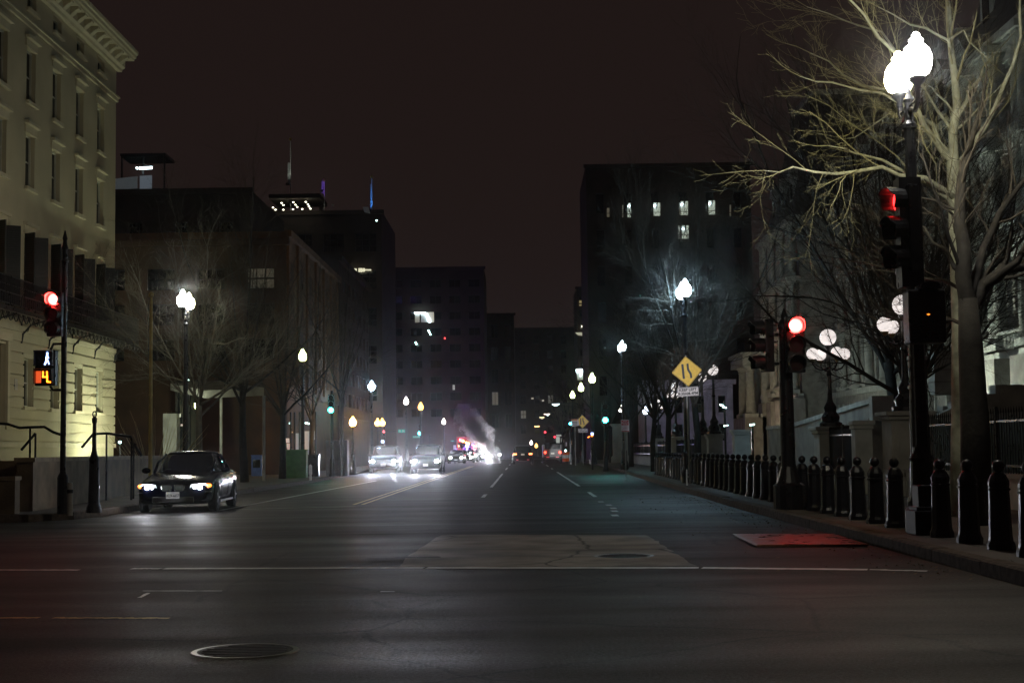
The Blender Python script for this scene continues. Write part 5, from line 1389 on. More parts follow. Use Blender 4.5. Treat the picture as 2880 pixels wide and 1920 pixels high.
    if head_m:
        yg = yf - .02
        if detail:
            for s in (-1, 1):
                ring_ = rrect(.25, .155, .05); mb = MB().add([(x + s * .145, -2.315, z + .575) for x, z in ring_] + [(x * .86 + s * .145, -2.33, z * .8 + .575) for x, z in ring_], [(i, (i + 1) % len(ring_), len(ring_) + (i + 1) % len(ring_), len(ring_) + i) for i in range(len(ring_))])
                k_ = mb.build('grille', CHROME, t)
                m2 = MB().prism([(x * .86 + s * .145, z * .8 + .575) for x, z in ring_], -2.312, -2.30)
                for q in range(7): m2.bb(s * .145 - .09 + q * .03 - .004, s * .145 - .09 + q * .03 + .004, -2.325, -2.313, .52, .63)
                m2.build('grille_bars', BLACKP, k_)
            MB().box((0, -2.285, .30), (.95, .10, .13)).build('air_intake', BLACKP, t, bevel=.02)
            MB().prism([(.86, 0), (.86, .02), (-.86, .02), (-.86, 0)], -2.24, -2.05).build('bumper_strip', BLACKP, t, loc=(0, .0, .46))
            for s in (-1, 1): MB().box((s * .60, -2.20, .47), (.30, .05, .03)).build('bumper_trim', CHROME, t)
        else:
            MB().box((0, yf + .02, hz - .02), (hx * 1.5, .10, .16)).build('grille', BLACKP, t, bevel=.02)
            MB().box((0, yf + .03, hz - .26), (hx * 1.7, .12, .12)).build('air_intake', BLACKP, t, bevel=.02)
        pz = .405 if detail else hz - .22
        p = MB().prism(rrect(.305, .152, .012), 0, .006).build('licence_plate', plate_m or PLATEW, t, loc=(0, -2.345 if detail else yf - .055, pz))
        if plate:
            lettering(plate, .098, BLACKP, p, (0, -.004, -.014), bold=.003, sx=.68)
            if detail:
                lettering('VIRGINIA', .026, mat('plate_blue_print', (.05, .08, .3), .5, var=0), p, (0, -.003, .055))
                MB().box((-.12, -.002, .055), (.022, .004, .016)).build('month_sticker', mat('sticker_yellow', (.8, .5, .05), .5, var=0), p)
    if tail_m:
        yr = spec['body'][-1][0]
        for s in (-1, 1):
            MB().box((s * (hx + .06), yr - .06, hz + .14), (.30, .14, .12)).build('tail_light', tail_m, t, bevel=.02)
            MB().box((s * hx * .75, yr + .01, .42), (.20, .05, .05)).build('reflector', glow('glowing_reflector', (1, .04, .06), .9), t)  # red light thrown back by the reflector, put in as emission
        MB().box((0, yr + .03, hz + .1), (.32, .02, .15)).build('licence_plate', glow('glowing_plate', (.9, .8, .65), .35), t)  # light on the plate put in as emission
    if detail:
        for s in (-1, 1):
            for yy in (-.05, .95): MB().box((s * (W + .008), yy, .80), (.03, .16, .03)).build('door_handle', CHROME, t, bevel=.006)
            mb = MB()
            for yy in (-.72, .28, 1.15): mb.bb(s * (W - .004) - .006, s * (W - .004) + .006, yy - .004, yy + .004, .30, .84)
            mb.build('door_seam', BLACKP, t)
            MB().bb(s * (W + .0) - .012, s * (W + .0) + .012, -1.05, 1.0, .20, .25).build('side_sill', BLACKP, t)
    return t
vehicle('parked_sedan', 'dark navy sedan with lit headlights and white plate XUX-6657 at the left kerb', 'car', -8.22, 35.3, radians(3.2), SED, NAVY, 'XUX-6657', head_m=G_HEAD, detail=True)
p = (-5.35, 87.5)
OC = 'oncoming cars with glaring headlights'
SEDAN = [o for o in bpy.data.objects if o.name == 'parked_sedan'][0]
for s in (-1, 1): beam(SEDAN, (s * .60, -2.42, .59), 70, -6, 40)
pl2 = PLATEW
vehicle('oncoming_car', 'oncoming dark off-roader with glaring headlights beside the left kerb', 'car', -8.75, 91.5, radians(1), SUV, BLACKC, 'EJ-4102' and '', head_m=G_HEADF, group=OC, hl_s=.85, plate_m=pl2)
vehicle('oncoming_car', 'oncoming large dark car with glaring headlights beside the yellow centre line', 'car', -5.75, 87.0, radians(0), SUV, BLACKC, '', head_m=G_HEADF, group=OC, hl_s=.85, plate_m=pl2)
for o in [o for o in bpy.data.objects if o.name.startswith('oncoming_car')]:
    for s in (-1, 1): beam(o, (s * .66, -2.62, .74), 1600, .0, 24, color=(.86, .88, 1))
G_HEADD = glow('distant_headlight_lens', (.90, .95, 1.0), 75)
for i, (px, py, Y, nm) in enumerate(((1285, 1289, 150, 'leftmost, beside the second big oncoming car'), (1312, 1288, 158, 'second, just left of the blue strobe'), (1345, 1283, 176, 'third, just right of the blue strobe'), (1374, 1283, 168, 'fourth, shining through the steam'), (1396, 1280, 215, 'fifth, at the right edge of the steam'))):
    q = at(px, py, Y)
    vehicle('distant_car', 'small distant oncoming car with lit headlights, %s' % nm, 'car', q.x, Y, 0, SED, BLACKC, head_m=G_HEADD, group='distant oncoming cars', hl_s=1.0)
vehicle('dark_suv', 'dark car seen from behind with orange red tail lights in mid lane', 'car', .03, 134, pi, dict(SUV, hl=(.66, .80)), BLACKC, tail_m=G_TAILO)
PLC = at(1376, 1270, 138)
for o in [o for o in bpy.data.objects if o.name.startswith('distant_car') and o.name != 'distant_car.004']:
    d = PLC - Vector((o.location.x, o.location.y - 2.6, .7))
    beam(o, (0, -2.6, .7), 5500, degrees(atan2(d.z, -d.y)), 15, yaw=degrees(atan2(d.x, -d.y)), blend=.8)
# pale van seen from behind
t = thing('parcel_van', 'pale grey van seen from behind with round red lights in the right lane', 'van', (2.85, 137, 0))
MB().box((0, 0, 1.15), (1.85, 5.0, 1.35)).build('body', mat('grey_van_paint', (.34, .36, .36), .4, var=.1, scale=2), t, bevel=.15)
MB().box((0, 0, 1.62), (1.7, 4.9, .62)).build('windows', CARGLASS, t, bevel=.1); MB().box((0, -2.51, 1.60), (1.45, .03, .48)).build('rear_window', CARGLASS, t, bevel=.01)
MB().box((0, -2.5, .52), (1.8, .22, .22)).build('bumper', mat('grey_plastic', (.1, .1, .1), .6), t, bevel=.03)
for s in (-1, 1):
    MB().sphere((s * .70, -2.50, 1.05), .12, 12, 8).build('tail_light', G_TAIL, t)
    MB().box((s * .45, -2.60, .6), (.3, .04, .06)).build('reflector', MATS['glowing_reflector'], t)
    for yy in (-1.6, 1.6):
        w = MB().lathe([(.2, -.1), (.33, -.1), (.33, .1), (.2, .1)], 18); w.v = [(z, x, y) for x, y, z in w.v]; w.build('wheel', RUBBER, t, loc=(s * .82, yy, .33))
MB().box((0, -2.52, .95), (.34, .02, .16)).build('licence_plate', glow('glowing_plate', (.9, .8, .65), .35), t)  # plate's lighting comes from its own emission
# police car with strobes and a truck carrying marker lamps behind the steam
pv = vehicle('police_car', 'police car with dazzling blue strobe lights left of the steam plume', 'police car', -6.0, 164, 0, SUV, BLACKC, head_m=G_HEADD)
MB().box((0, .3, 1.82), (1.2, .3, .13)).build('light_bar', IRON, pv)
MB().sphere((-.35, .05, 1.84), .13, 10, 7).build('blue_strobe', G_STROBE, pv); MB().sphere((.45, .05, 1.84), .09, 10, 7).build('red_strobe', G_STROBR, pv)
MB().sphere((-.1, -2.42, .95), .12, 10, 7).build('blue_strobe', G_STROBE, pv)
for (lx, ly, lz, e_, c_) in ((-.1, -2.7, .95, 380, (.22, .10, 1)), (-.35, -.3, 2.0, 260, (.22, .10, 1)), (.45, -.3, 2.0, 200, (1, .08, .1))):
    l = bpy.data.lights.new('strobe_light', 'POINT'); l.energy = e_; l.color = c_; l.shadow_soft_size = .1; o = bpy.data.objects.new('strobe_light', l); col.objects.link(o); o.parent = pv; o.location = (lx, ly, lz)
t = thing('fire_truck', 'tall red truck with orange and red marker lamps behind the police car', 'truck', (-6.8, 178, 0))
MB().box((0, 0, 1.75), (2.5, 8, 2.6)).build('body', REDC, t, bevel=.08); MB().box((0, -4.1, 1.5), (2.4, .8, 1.9)).build('cab', REDC, t, bevel=.15)
MB().box((0, -4.53, 1.95), (2.1, .05, .75)).build('windscreen', CARGLASS, t, bevel=.02); MB().box((0, -4.5, .55), (2.45, .3, .35)).build('bumper', CHROME, t, bevel=.04)
for s in (-1, 1): MB().sphere((s * .9, -4.6, .8), .12, 10, 6).build('headlight', G_HEADD, t); [MB().box((s * 1.1, yy, .5), (.3, 1.0, 1.0)).build('wheel', RUBBER, t, bevel=.2) for yy in (-2.9, 2.5)]
for px, py, m, r in ((1295, 1237, G_STROBR, .15), (1302, 1240, G_AMBER, .13), (1311, 1244, G_AMBER, .10), (1317, 1247, G_AMBER, .13), (1336, 1255, G_AMBER, .11), (1290, 1254, G_TAILO, .10)):
    q = at(px, py, 172.6) - Vector((-6.8, 178, 0)); MB().sphere(tuple(q), r, 10, 6).build('marker_lamp', m, t)
MB().box((at(1295, 1267, 173).x + 6.8, -5.0, at(1295, 1267, 173).z), (.6, .1, .15)).build('marker_lamp', G_AMBER, t)
q = at(1356, 1211, 172.6) - Vector((-6.8, 178, 0)); MB().tube([(q.x, q.y, 0), (q.x, q.y, q.z)], .05, 6).build('mast', IRON, t); MB().box(tuple(q), (.3, .2, .12)).build('marker_lamp', glow('mast_lamp', (1, .85, .5), 6), t)
# road works barrels at the far right kerb
for i, (px, py, m) in enumerate(((1588, 1272, 0), (1594, 1263, 1), (1586, 1262, 2), (1593, 1277, 2), (1600, 1275, 0), (1604, 1280, 2), (1583, 1276, 1), (1591, 1283, 0))):
    Y = 155 + i * 2.5; q = at(px, py, Y)
    t = thing('traffic_barrel', 'orange and white road works barrel number %s of the cluster by the far kerb' % ORD[i], 'traffic barrel', (q.x, Y, 0), 0, 'road works barrels')
    zt = max(q.z, .4)
    MB().lathe([(.28, 0), (.25, .35)], 12).build('lower_band', mat('barrel_orange', (.9, .16, .03), .5, var=.1), t); MB().lathe([(.25, .35), (.22, .7)], 12).build('white_band', mat('barrel_white', (.8, .82, .8), .5, var=.1), t)
    MB().lathe([(.22, .7), (.2, 1.0)], 12).build('upper_band', MATS['barrel_orange'], t)
q = at(1594, 1263, 154); MB().sphere((0, 0, 1.15), .14, 8, 6).build('warning_lamp', G_DOTC, t)

# headlights of the car the picture is taken from (just under the frame): low beams on the road, added narrow spots on signs, plates and barrels
oc = thing('camera_car_headlights', 'pair of headlights of the car the picture is taken from', 'headlights', (0, -.3, 0), pi)
for s in (-1, 1):
    MB().sphere((s * .6, 0, .66), .07, 12, 8).build('reflector_bowl', CHROME, oc)
    beam(oc, (s * .6, -.12, .66), 190, -24.2, 46, blend=.12, color=(1, .86, .72))
for (X_, Y_, Z_, a, e) in ((-8.05, 33, .42, .8, 9000), (-7.1, 88, .6, 1.7, 16000), (-9.3, 110, 3.2, 1.3, 60000), (4.9, 158, .8, 1.5, 150000), (5.35, 46, 3.55, 2.6, 52000), (4.45, 105, 3.2, .9, 90000), (4.48, 55, 2.1, .9, 9000)):
    d = Vector((X_, Y_, Z_ - .66)).normalized(); b = beam(oc, (0, -.12, .66), e, 0, a, blend=.3, name='sign_spot', rad=.02)  # unseen spots added to brighten single signs, plates and barrels
    b.rotation_euler = (Matrix.Rotation(pi, 3, 'Z') @ d).to_track_quat('-Z', 'Y').to_euler()
# ------------------------------------------------------------------ street furniture
def boxthing(name, label, cat, px, pyb, w, h, d, m, Y=None, legs=False):
    q = at(px, pyb, Y) if Y else ground_at(px, pyb, .15)
    t = thing(name, label, cat, (q.x, q.y, .15)); z0 = .12 if legs else 0
    MB().box((0, 0, z0 + h / 2), (w, d, h)).build('housing', m, t, bevel=.02)
    MB().box((0, -d / 2 - .005, z0 + h * .62), (w * .7, .02, h * .4)).build('door_panel', GLASSD if legs else m, t)
    MB().box((0, 0, z0 + h + .02), (w * 1.06, d * 1.06, .05)).build('lid', m, t)
    return t
boxthing('newspaper_box', 'small blue newspaper box far left of the corner shop', 'newspaper box', 724, 1330, .5, .95, .45, BLUEBOX, 68, True)
boxthing('utility_box', 'green utility box at the foot of the yellow green street lamp', 'utility box', 836, 1330, .95, 1.3, .6, GREENBOX, 68)
t = boxthing('litter_bin', 'dark litter bin before the bright corner shop window', 'litter bin', 878, 1320, .7, 1.05, .6, IRON, 72)
t = thing('reflective_marker_post', 'short white reflective post at the kerb below the green utility box', 'marker post', (ground_at(873, 1350, .15).x, 61.7, .15))
MB().lathe([(.05, 0), (.05, .25), (.07, .25), (.07, .62), (.02, .68)], 10).build('post', mat('white_glowing_post', (.7, .7, .68), .5, var=.1, emit=(1, 1, 1), strength=.04), t)  # faint emission stands for light the post reflects
t = thing('utility_cabinet', 'tall grey service cabinet between the green signal and the thin tree', 'cabinet', (-9.4, 72.5, .15)); o = Vector((-9.4, 72.5, .15))
MB().box((0, 0, .9), (1.1, .7, 1.8)).build('housing', mat('grey_cabinet_paint', (.24, .23, .25), .6, var=.25, scale=3), t, bevel=.02)
MB().box((0, -.36, .95), (.9, .02, 1.5)).build('door_panel', MATS['grey_cabinet_paint'], t)
t = thing('lit_gold_flagpole', 'slim flagpole in lit gold colour rising behind the dark sedan', 'flagpole', (at(423, 1285, 44).x, 44, .15))
hp_ = at(418, 822, 44).z - .15
MB().lathe([(.07, 0), (.065, 1.2), (.075, 1.22), (.06, 1.3), (.055, 3.0), (.065, 3.02), (.055, 3.1), (.045, hp_ - .3), (.03, hp_ - .15)], 12).build('pole', GOLD, t); MB().sphere((0, 0, hp_ - .08), .085, 10, 7).build('ball_finial', GOLD, t)
t = thing('pale_post', 'short pale post beside the base of the left signal', 'post', (at(197, 1400, 28.6).x, 28.6, .15))
MB().lathe([(.06, 0), (.06, .62), (.05, .66)], 12).build('post', mat('weathered_pale_post', (.40, .38, .33), .7, var=.3), t)
MB().lathe([(.062, .45), (.062, .52)], 12).build('band', IRON, t)
q = at(1917, 1350, 46.5)
t = thing('delineator', 'thin white delineator standing between the merge sign post and the bollards', 'marker post', (q.x, 45.0, .15)); MB().lathe([(.02, 0), (.02, .50)], 8).build('post', mat('white_glowing_post', (.7, .7, .68)), t)
t = thing('post_tag', 'tiny white tag on the bollard under the merge sign', 'tag', tuple(at(1934, 1340, 43))); MB().box((0, 0, 0), (.05, .01, .05)).build('tag_plate', SIGNW, t)
# string of small lamps in the park behind the cream building
for i, (px, py, Y) in enumerate(((327, 1167, 80), (339, 1190, 84), (340, 1204, 90), (335, 1209, 92), (331, 1213, 94), (372, 1189, 88), (363, 1204, 84), (337, 1243, 70), (382, 1119, 90), (435, 1195, 84), (413, 1213, 84), (427, 1213, 86), (434, 1217, 86), (440, 1219, 84), (452, 1223, 80))):
    q = at(px, py, Y); t = thing('park_lamp', 'tiny park lamp beyond the gold flagpole, %s of the scattered string' % ORD[i], 'park lamp', (q.x, q.y, 0), 0, 'tiny park lamps left of the tree')
    MB().tube([(0, 0, 0), (0, 0, q.z - .08)], .03, 5).build('post', IRON, t); MB().sphere((0, 0, q.z), .085 if i != 8 else .14, 8, 6, .8 if i != 8 else 2).build('bulb', G_DOTC if i != 8 else G_LIME, t)
t = thing('glass_lobby', 'narrow glazed lobby catching cyan light behind the twin lamp', 'glass lobby', (0, 0, 0)); o = Vector((0, 0, 0)); YL = 72
GC = glow('cyan_strip', (.22, .80, 1.0), .9)
for (x0, y0, x1, y1, m) in ((540, 1088, 548, 1104, glow('cyan_pane', (.10, .38, .45), .25)), (551, 1088, 553, 1112, GC), (547, 1133, 549, 1148, G_LIME), (552, 1160, 555, 1175, GC), (557, 1225, 560, 1232, glow('blue_strip', (.05, .5, 1), 1.5)), (554, 1256, 557, 1263, G_DOT), (528, 1067, 532, 1070, G_DOTC), (505, 1163, 508, 1172, G_WIN), (508, 1192, 513, 1197, G_POSTER)):
    lit_panel(t, o, [(x0, y0), (x1, y0), (x1, y1), (x0, y1)], YL, m, 'pane')
q0, q1 = at(497, 1270, YL + .1), at(562, 1270, YL + .1)
mb = MB()
for x in (q0.x, (q0.x + q1.x) / 2, q1.x): mb.bb(x - .06, x + .06, YL, YL + .15, .15, 5.0)
mb.bb(q0.x, q1.x, YL, YL + .15, 4.9, 5.1); mb.build('frame', IRON, t)
MB().bb(q0.x, q1.x, YL + .2, YL + .25, .15, 5).build('glazing', GLASSD, t)
t = thing('stone_buttress', 'grey block pillar left of the glazed lobby', 'pillar', (0, 0, 0)); q = at(483, 1240, 71.5); MB().bb(q.x - .45, q.x + .25, 71.5, 72.3, 0, at(483, 1162, 71.5).z).build('pillar', GRANITE, t, bevel=.02)
t = thing('garden_shrub', 'leafless fan shaped shrub behind the low wall at the gold flagpole', 'shrub', (at(432, 1280, 47).x, 47, .15))
mb = MB(); r = random.Random(8)
for k in range(46):
    a = r.uniform(-1, 1) * .75; L = r.uniform(1.6, 2.9); yy = r.uniform(-.5, .5)
    pts = [(0 + a * .1, yy * .1, 0)] + [(sin(a) * L * u + r.uniform(-.03, .03), yy * u, cos(a) * L * u * .95) for u in (.3, .6, .85, 1)]
    mb.tube(pts, [.014, .012, .009, .006, .003], 4, False)
mb.build('stems', mat('pale_shrub_stem', (.36, .30, .16), .85, var=.3), t)

# ------------------------------------------------------------------ bare trees
def grow(mbs, p, d, L, r, lev, R_, spread=.75, up=.12, maxlev=3, dens=1.0, thick=.5, wig=.18, taper=.35):
    """one branch as a tapering polyline; children leave it along its length"""
    n = max(3, int(4 + L * .8) if lev < 2 else 3)
    pts = [p.copy()]; dirs = [d.copy()]
    q = p.copy(); dd = d.copy()
    for i in range(n):
        dd = (dd + Vector((R_.gauss(0, wig), R_.gauss(0, wig), R_.gauss(0, wig) + up * .5))).normalized()
        q = q + dd * (L / n); pts.append(q.copy()); dirs.append(dd.copy())
    rad = [max(r * (1 - (1 - taper) * i / n) if lev < maxlev else r * (1 - .8 * i / n), .002) for i in range(n + 1)]
    sides = 8 if r > .05 else 5 if r > .015 else 3
    mbs[0 if lev <= 1 and r > .025 else 1].tube(pts, rad, sides, False)
    spawn(mbs, pts, dirs, rad, L, lev, R_, spread, up, maxlev, dens, thick, wig, taper)
def spawn(mbs, pts, dirs, rad, L, lev, R_, spread, up, maxlev, dens, thick, wig, taper, start=.22):
    if lev >= maxlev: return
    cnt = max(2, int(dens * (3.2 + L * (2.2 if lev == 0 else 3.2))))
    n = len(pts) - 1
    for c in range(cnt):
        u = start + (1 - start) * (c + R_.random()) / cnt; u = min(u, .999)
        i = int(u * n); f = u * n - i
        p = pts[i].lerp(pts[i + 1], f); d = dirs[i]
        o = d.orthogonal().normalized(); o = Matrix.Rotation(R_.uniform(0, 2 * pi), 3, d) @ o
        a = R_.uniform(.45, 1.05) * spread
        nd = (d * cos(a) + o * sin(a)).normalized()
        nl = L * R_.uniform(.28, .55) * (1.15 - .5 * u)
        if nl < .12: continue
        rr = rad[i] * thick * R_.uniform(.6, 1)
        grow(mbs, p, nd, nl, max(rr, .0022), lev + 1, R_, spread, up, maxlev, dens, thick, wig, taper)
def tree(label, base, trunk, limbs, seed, bark=BARK, twig=TWIG, group=None, **kw):
    """trunk: [(x,z,r)...] offsets from the base; limbs: list of (polyline offsets, r0, r1)"""
    R_ = random.Random(seed)
    t = thing('bare_tree', label, 'tree', base, 0, group)
    mbs = [MB(), MB()]
    k = dict(spread=.8, up=.1, maxlev=3, dens=1.0, thick=.5, wig=.16, taper=.35); k.update(kw)
    mbs[0].tube([Vector(p[:3]) for p in trunk], [p[3] for p in trunk], 12)
    for pts, r0, r1 in limbs:
        P = [Vector(p) for p in pts]; Q = [P[0]]
        for a, b in zip(P[:-1], P[1:]):      # subdivide with slight wander
            for s in (.5, 1.0): Q.append(a.lerp(b, s) + (Vector((R_.gauss(0, .03), R_.gauss(0, .06), R_.gauss(0, .03))) if s < 1 else Vector((0, 0, 0))))
        n = len(Q) - 1; rad = [r0 + (r1 - r0) * i / n for i in range(n + 1)]
        mbs[0].tube(Q, rad, 8, False)
        D = [(Q[min(i + 1, n)] - Q[max(i - 1, 0)]).normalized() for i in range(n + 1)]
        L = sum((b - a).length for a, b in zip(Q[:-1], Q[1:]))
        spawn(mbs, Q, D, rad, L, 0, R_, k['spread'], k['up'], k['maxlev'], k['dens'], k['thick'], k['wig'], k['taper'], start=.12)
        # leader twig at the tip
        grow(mbs, Q[-1], D[-1], max(.5, L * .25), r1, 2, R_, k['spread'], k['up'], k['maxlev'], k['dens'], k['thick'], k['wig'], k['taper'])
    mbs[0].build('trunk', bark, t, smooth=True); c = mbs[1].build('crown', twig, t)
    return t
def pxl(base, Y, l, dy=None):
    out = []
    for i, (px, py, *o) in enumerate(l):
        y = Y + (o[0] if o else 0); q = at(px, py, y); out.append((q.x - base[0], q.y - base[1], q.z - base[2]))
    return out
# big lit tree behind the nearest lamp
YT = 23.5; q = at(2706, 1440, YT); base = (q.x, q.y, .15)
tr = pxl(base, YT, [(2706, 1440), (2705, 1200), (2702, 900), (2690, 640), (2682, 455)]); tr[0] = (0, 0, 0)
trr = [.20, .17, .145, .125, .115]
limbs = []
def LM(l, r0, r1): limbs.append((pxl(base, YT, l), r0, r1))
LM([(2683, 460), (2692, 300, .1), (2676, 150, .2), (2668, 20, .2), (2660, -120, .3)], .085, .03)
LM([(2680, 455), (2625, 390, -.1), (2585, 320, -.4), (2520, 150, -.8), (2430, 40, -1.2), (2350, -30, -1.6)], .062, .012)
LM([(2680, 440), (2640, 400, .2), (2590, 330, .6), (2500, 255, .9), (2370, 210, 1.2), (2280, 150, 1.4)], .045, .010)
LM([(2585, 325, -.3), (2480, 262, -.5), (2340, 232, -.5), (2250, 215, -.6)], .032, .007)
LM([(2688, 470), (2740, 400, -.3), (2800, 300, -.6), (2850, 180, -.8), (2868, 40, -.8), (2860, -60, -.8)], .055, .014)
LM([(2692, 330), (2722, 260, .2), (2765, 190, .5), (2818, 130, .8)], .04, .012)
LM([(2676, 160, .2), (2640, 100, 0), (2560, 70, -.4), (2470, 20, -.6)], .03, .008)
LM([(2672, 110), (2710, 85), (2750, 140), (2780, 170)], .025, .008)
LM([(2690, 560), (2600, 500, -.6), (2480, 470, -1.1), (2350, 490, -1.4), (2230, 470, -1.7), (2150, 480, -1.9)], .05, .008)
LM([(2694, 600), (2610, 520, -.3), (2480, 450, -.5), (2400, 430, -.8), (2330, 410, -1.0)], .04, .008)
LM([(2600, 330, .3), (2500, 320, .8), (2430, 370, 1.0), (2380, 390, 1.1)], .022, .006)
LM([(2688, 380), (2600, 250, .8), (2480, 90, 1.0), (2380, 60, 1.2), (2270, 20, 1.4)], .03, .007)
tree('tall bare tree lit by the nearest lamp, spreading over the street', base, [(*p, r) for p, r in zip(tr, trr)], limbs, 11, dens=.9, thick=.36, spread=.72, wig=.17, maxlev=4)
# dark tree in front with heavy limbs to the right
YT = 21.0; q = at(2748, 1460, YT); base = (q.x, q.y, .15)
tr = pxl(base, YT, [(2748, 1460), (2742, 1200), (2730, 980), (2722, 840)]); tr[0] = (0, 0, 0)
limbs = []
LM([(2722, 850), (2712, 700), (2700, 560, .4), (2725, 420, .6), (2760, 300, .8)], .134, .03)
LM([(2726, 880), (2770, 800, .1), (2820, 755, 0), (2890, 745, 0), (2990, 720, 0)], .12, .06)
LM([(2775, 800), (2830, 760, -.4), (2880, 700, -.6), (2940, 620, -.6)], .07, .03)
LM([(2722, 850), (2765, 700, .5), (2810, 600, .8), (2870, 520, 1), (2940, 430, 1)], .07, .025)
LM([(2718, 780), (2660, 700, .2), (2600, 640, .6), (2530, 610, 1.0)], .04, .01)
LM([(2733, 940), (2680, 900, .5), (2600, 890, 1.2), (2520, 900, 2.0), (2420, 880, 2.8)], .035, .008)
LM([(2724, 820), (2660, 790, .8), (2560, 770, 1.8), (2430, 740, 3), (2320, 720, 4)], .035, .007)
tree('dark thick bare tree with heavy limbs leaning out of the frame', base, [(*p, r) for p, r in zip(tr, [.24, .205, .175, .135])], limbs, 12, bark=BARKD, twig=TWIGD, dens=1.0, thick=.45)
# yard trees whose fine branches cross the ball lamps
def simple_tree(label, x, y, H, r, seed, bark=BARKD, twig=TWIGD, z0=.15, fork=.33, n=7, dens=.9, group='bare trees along the street', reach=.42, up=.1, maxlev=3):
    R_ = random.Random(seed); tr = [(0, 0, 0, r * 1.25), (R_.uniform(-.1, .1), 0, H * fork * .5, r), (R_.uniform(-.15, .15), 0, H * fork, r * .85)]
    top = Vector(tr[-1][:3]); L = []
    for k in range(n):
        a = 2 * pi * k / n + R_.uniform(-.4, .4); el = R_.uniform(.35, 1.25) if k else 1.5; rr = H * reach * R_.uniform(.75, 1.15)
        p1 = top + Vector((cos(a) * cos(el) * rr * .45, sin(a) * cos(el) * rr * .45, sin(el) * rr * .5)) 
        p2 = top + Vector((cos(a) * cos(el) * rr, sin(a) * cos(el) * rr, sin(el) * rr * 1.15 + .2))
        st = Vector((tr[-1][0] * .9, 0, H * fork * R_.uniform(.8, 1.0)))
        p3 = p2 + (p2 - p1) * .5 + Vector((0, 0, .15 * rr))
        L.append(([tuple(st), tuple(p1), tuple(p2), tuple(p3)], r * .42, r * .10))
    return tree(label, (x, y, z0), tr, L, seed, bark=bark, twig=twig, group=group, dens=dens, up=up, maxlev=maxlev)
simple_tree('bare yard tree whose twigs cross the five globe lamp', 9.9, 36.5, 8.5, .15, 21, n=10, dens=1.3, fork=.30, reach=.5)
simple_tree('bare yard tree before the ornate building, left of the nearest lamp post', 12.5, 48, 12, .2, 22, n=8, dens=.8, reach=.5)
simple_tree('bare yard tree in front of the columned pavilion', 17.5, 57, 12, .22, 23, n=7, dens=.7)
simple_tree('bare street tree behind the merge sign', 6.3, 62, 8.5, .13, 24, n=8, dens=1.0)
simple_tree('bare street tree crossing the distant ball lamps', 6.6, 72, 8.5, .13, 25, n=8)
simple_tree('bare street tree lit by the blue white twin lamp', 6.6, 54, 10, .13, 26, bark=BARKD, twig=TWIGD, n=9, dens=1.1)
simple_tree('bare street tree beyond the green signal on the right', 7.0, 92, 9, .14, 27, n=7, maxlev=2)
simple_tree('leafless tree by the small yellow green lamps', 7.6, 122, 9.5, .15, 28, n=7, maxlev=2)
simple_tree('bare tree glowing around the twin lamp above the sedan', -12.5, 55.5, 8.8, .13, 31, bark=mat('mid_bark', (.06, .056, .042), .9, var=.4, scale=5, bump=.5, bscale=22), twig=mat('mid_twigs', (.10, .10, .075), .9, var=.3), n=9, dens=1.0, fork=.36, reach=.40)  # half-dimmed bark and twig colours keep this tree faint
simple_tree('bare tree reaching right of the twin lamp towards the office canopy', -11.6, 59.5, 11.5, .15, 32, n=8, dens=.8)
simple_tree('bare tree around the yellow green street lamp', -11.2, 66.5, 9, .14, 33, n=8)
simple_tree('thin bare tree standing before the tan corner building', -8.75 - .3, 71.5, 9.5, .10, 34, n=7, fork=.45, reach=.36)
simple_tree('bare tree in front of the orange lit pilasters', -11.4, 77, 10, .13, 35, n=7)
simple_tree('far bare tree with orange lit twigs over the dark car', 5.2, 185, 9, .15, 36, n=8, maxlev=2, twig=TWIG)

# ------------------------------------------------------------------ steam plume
PL = [(1402, 1301, .45), (1385, 1285, .75), (1370, 1262, 1.1), (1355, 1240, 1.5), (1343, 1220, 1.75), (1334, 1205, 1.5), (1322, 1180, 1.1), (1312, 1155, .8), (1305, 1135, .5)]
YS = 138
v = []; f = []; n = 16; r = random.Random(2)
for i, (px, py, R0) in enumerate(PL):
    c = at(px, py, YS)
    if i == 0: c.z = .05
    for k in range(n):
        a = 2 * pi * k / n; w = 1 + .16 * sin(3 * a + i * 1.7) + .10 * sin(5 * a + i)
        v.append((c.x + R0 * 1.4 * w * cos(a), c.y + R0 * 1.3 * w * sin(a), c.z + .12 * R0 * sin(2 * a + i)))
for i in range(len(PL) - 1):
    for k in range(n): f.append((i * n + k, i * n + (k + 1) % n, (i + 1) * n + (k + 1) % n, (i + 1) * n + k))
f.append(tuple(range(n))[::-1]); f.append(tuple((len(PL) - 1) * n + k for k in range(n)))
ms = bpy.data.materials.new('steam'); ms.use_nodes = True; nt = ms.node_tree; nt.nodes.remove(nt.nodes['Principled BSDF'])
pvn = nt.nodes.new('ShaderNodeVolumePrincipled'); pvn.inputs['Color'].default_value = (.96, .92, .95, 1); pvn.inputs['Anisotropy'].default_value = .65
tc = nt.nodes.new('ShaderNodeTexCoord'); no = nt.nodes.new('ShaderNodeTexNoise'); no.inputs['Scale'].default_value = 1.3; no.inputs['Detail'].default_value = 6; no.inputs['Distortion'].default_value = .8
nt.links.new(tc.outputs['Object'], no.inputs['Vector'])
sx = nt.nodes.new('ShaderNodeSeparateXYZ'); nt.links.new(tc.outputs['Object'], sx.inputs[0])
mr = nt.nodes.new('ShaderNodeMapRange'); mr.inputs[1].default_value = .30; mr.inputs[2].default_value = .44; mr.inputs[3].default_value = 0; mr.inputs[4].default_value = 1
ax = nt.nodes.new('ShaderNodeMath'); ax.operation = 'MULTIPLY_ADD'; ax.inputs[1].default_value = -.58; ax.inputs[2].default_value = -2.50; nt.links.new(sx.outputs[2], ax.inputs[0])
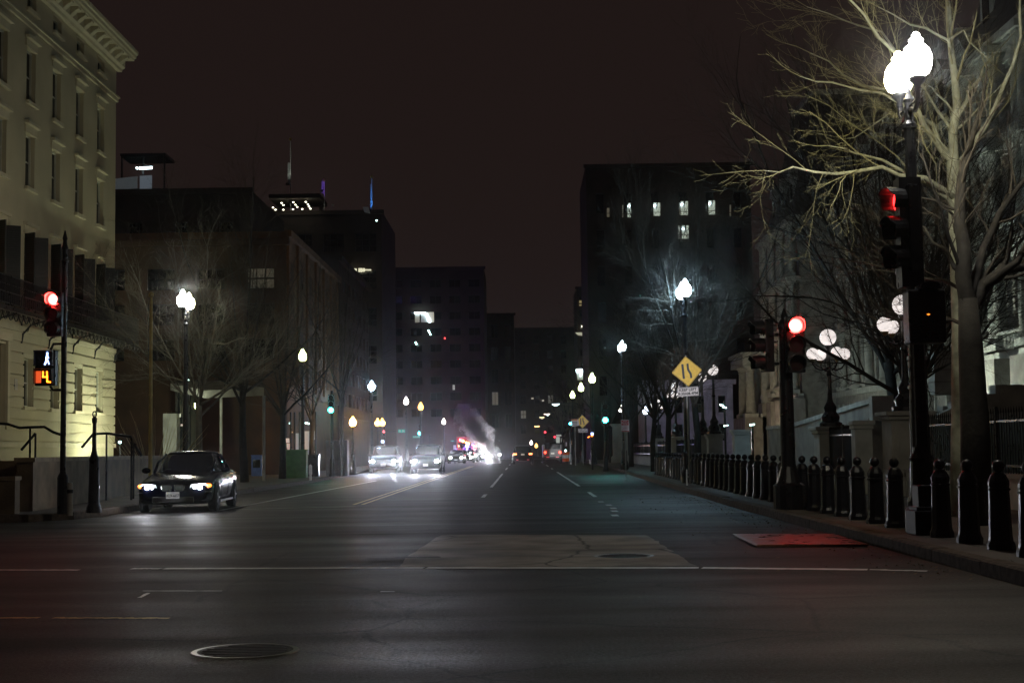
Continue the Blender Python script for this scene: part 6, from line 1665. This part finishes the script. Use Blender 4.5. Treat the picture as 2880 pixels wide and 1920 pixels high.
dx = nt.nodes.new('ShaderNodeMath'); dx.operation = 'SUBTRACT'; nt.links.new(sx.outputs[0], dx.inputs[0]); nt.links.new(ax.outputs[0], dx.inputs[1])
ab = nt.nodes.new('ShaderNodeMath'); ab.operation = 'ABSOLUTE'; nt.links.new(dx.outputs[0], ab.inputs[0])
rr_ = nt.nodes.new('ShaderNodeMath'); rr_.operation = 'MULTIPLY_ADD'; rr_.inputs[1].default_value = .34; rr_.inputs[2].default_value = .42; nt.links.new(sx.outputs[2], rr_.inputs[0])
dv = nt.nodes.new('ShaderNodeMath'); dv.operation = 'DIVIDE'; nt.links.new(ab.outputs[0], dv.inputs[0]); nt.links.new(rr_.outputs[0], dv.inputs[1])
sb = nt.nodes.new('ShaderNodeMath'); sb.operation = 'MULTIPLY_ADD'; sb.inputs[1].default_value = -.26; nt.links.new(dv.outputs[0], sb.inputs[0]); nt.links.new(no.outputs[0], sb.inputs[2])
nt.links.new(sb.outputs[0], mr.inputs[0])
mz = nt.nodes.new('ShaderNodeMapRange'); mz.inputs[1].default_value = 1.0; mz.inputs[2].default_value = 5.4; mz.inputs[3].default_value = 4.0; mz.inputs[4].default_value = .20
nt.links.new(sx.outputs[2], mz.inputs[0])
mm = nt.nodes.new('ShaderNodeMath'); mm.operation = 'MULTIPLY'; nt.links.new(mr.outputs[0], mm.inputs[0]); nt.links.new(mz.outputs[0], mm.inputs[1])
nt.links.new(mm.outputs[0], pvn.inputs['Density']); nt.links.new(pvn.outputs[0], nt.nodes['Material Output'].inputs['Volume'])
o = MB().add(v, f).build('steam', ms); o['kind'] = 'stuff'; tag(o, 'white steam plume rising from a manhole in mid road', 'steam')

# ------------------------------------------------------------------ thin haze added for lamp halos
if HAZE > 0:
    mh = bpy.data.materials.new('halo_haze'); mh.use_nodes = True; nt = mh.node_tree; nt.nodes.remove(nt.nodes['Principled BSDF'])
    pv_ = nt.nodes.new('ShaderNodeVolumePrincipled'); pv_.inputs['Color'].default_value = (.95, .97, 1, 1); pv_.inputs['Density'].default_value = HAZE; pv_.inputs['Anisotropy'].default_value = .97
    nt.links.new(pv_.outputs[0], nt.nodes['Material Output'].inputs['Volume'])
    o = MB().bb(-950, 950, -90, 1450, -1.2, 60).build('haze', mh); o['kind'] = 'stuff'; tag(o, 'faint haze over the whole street, added for lamp halos', 'haze')
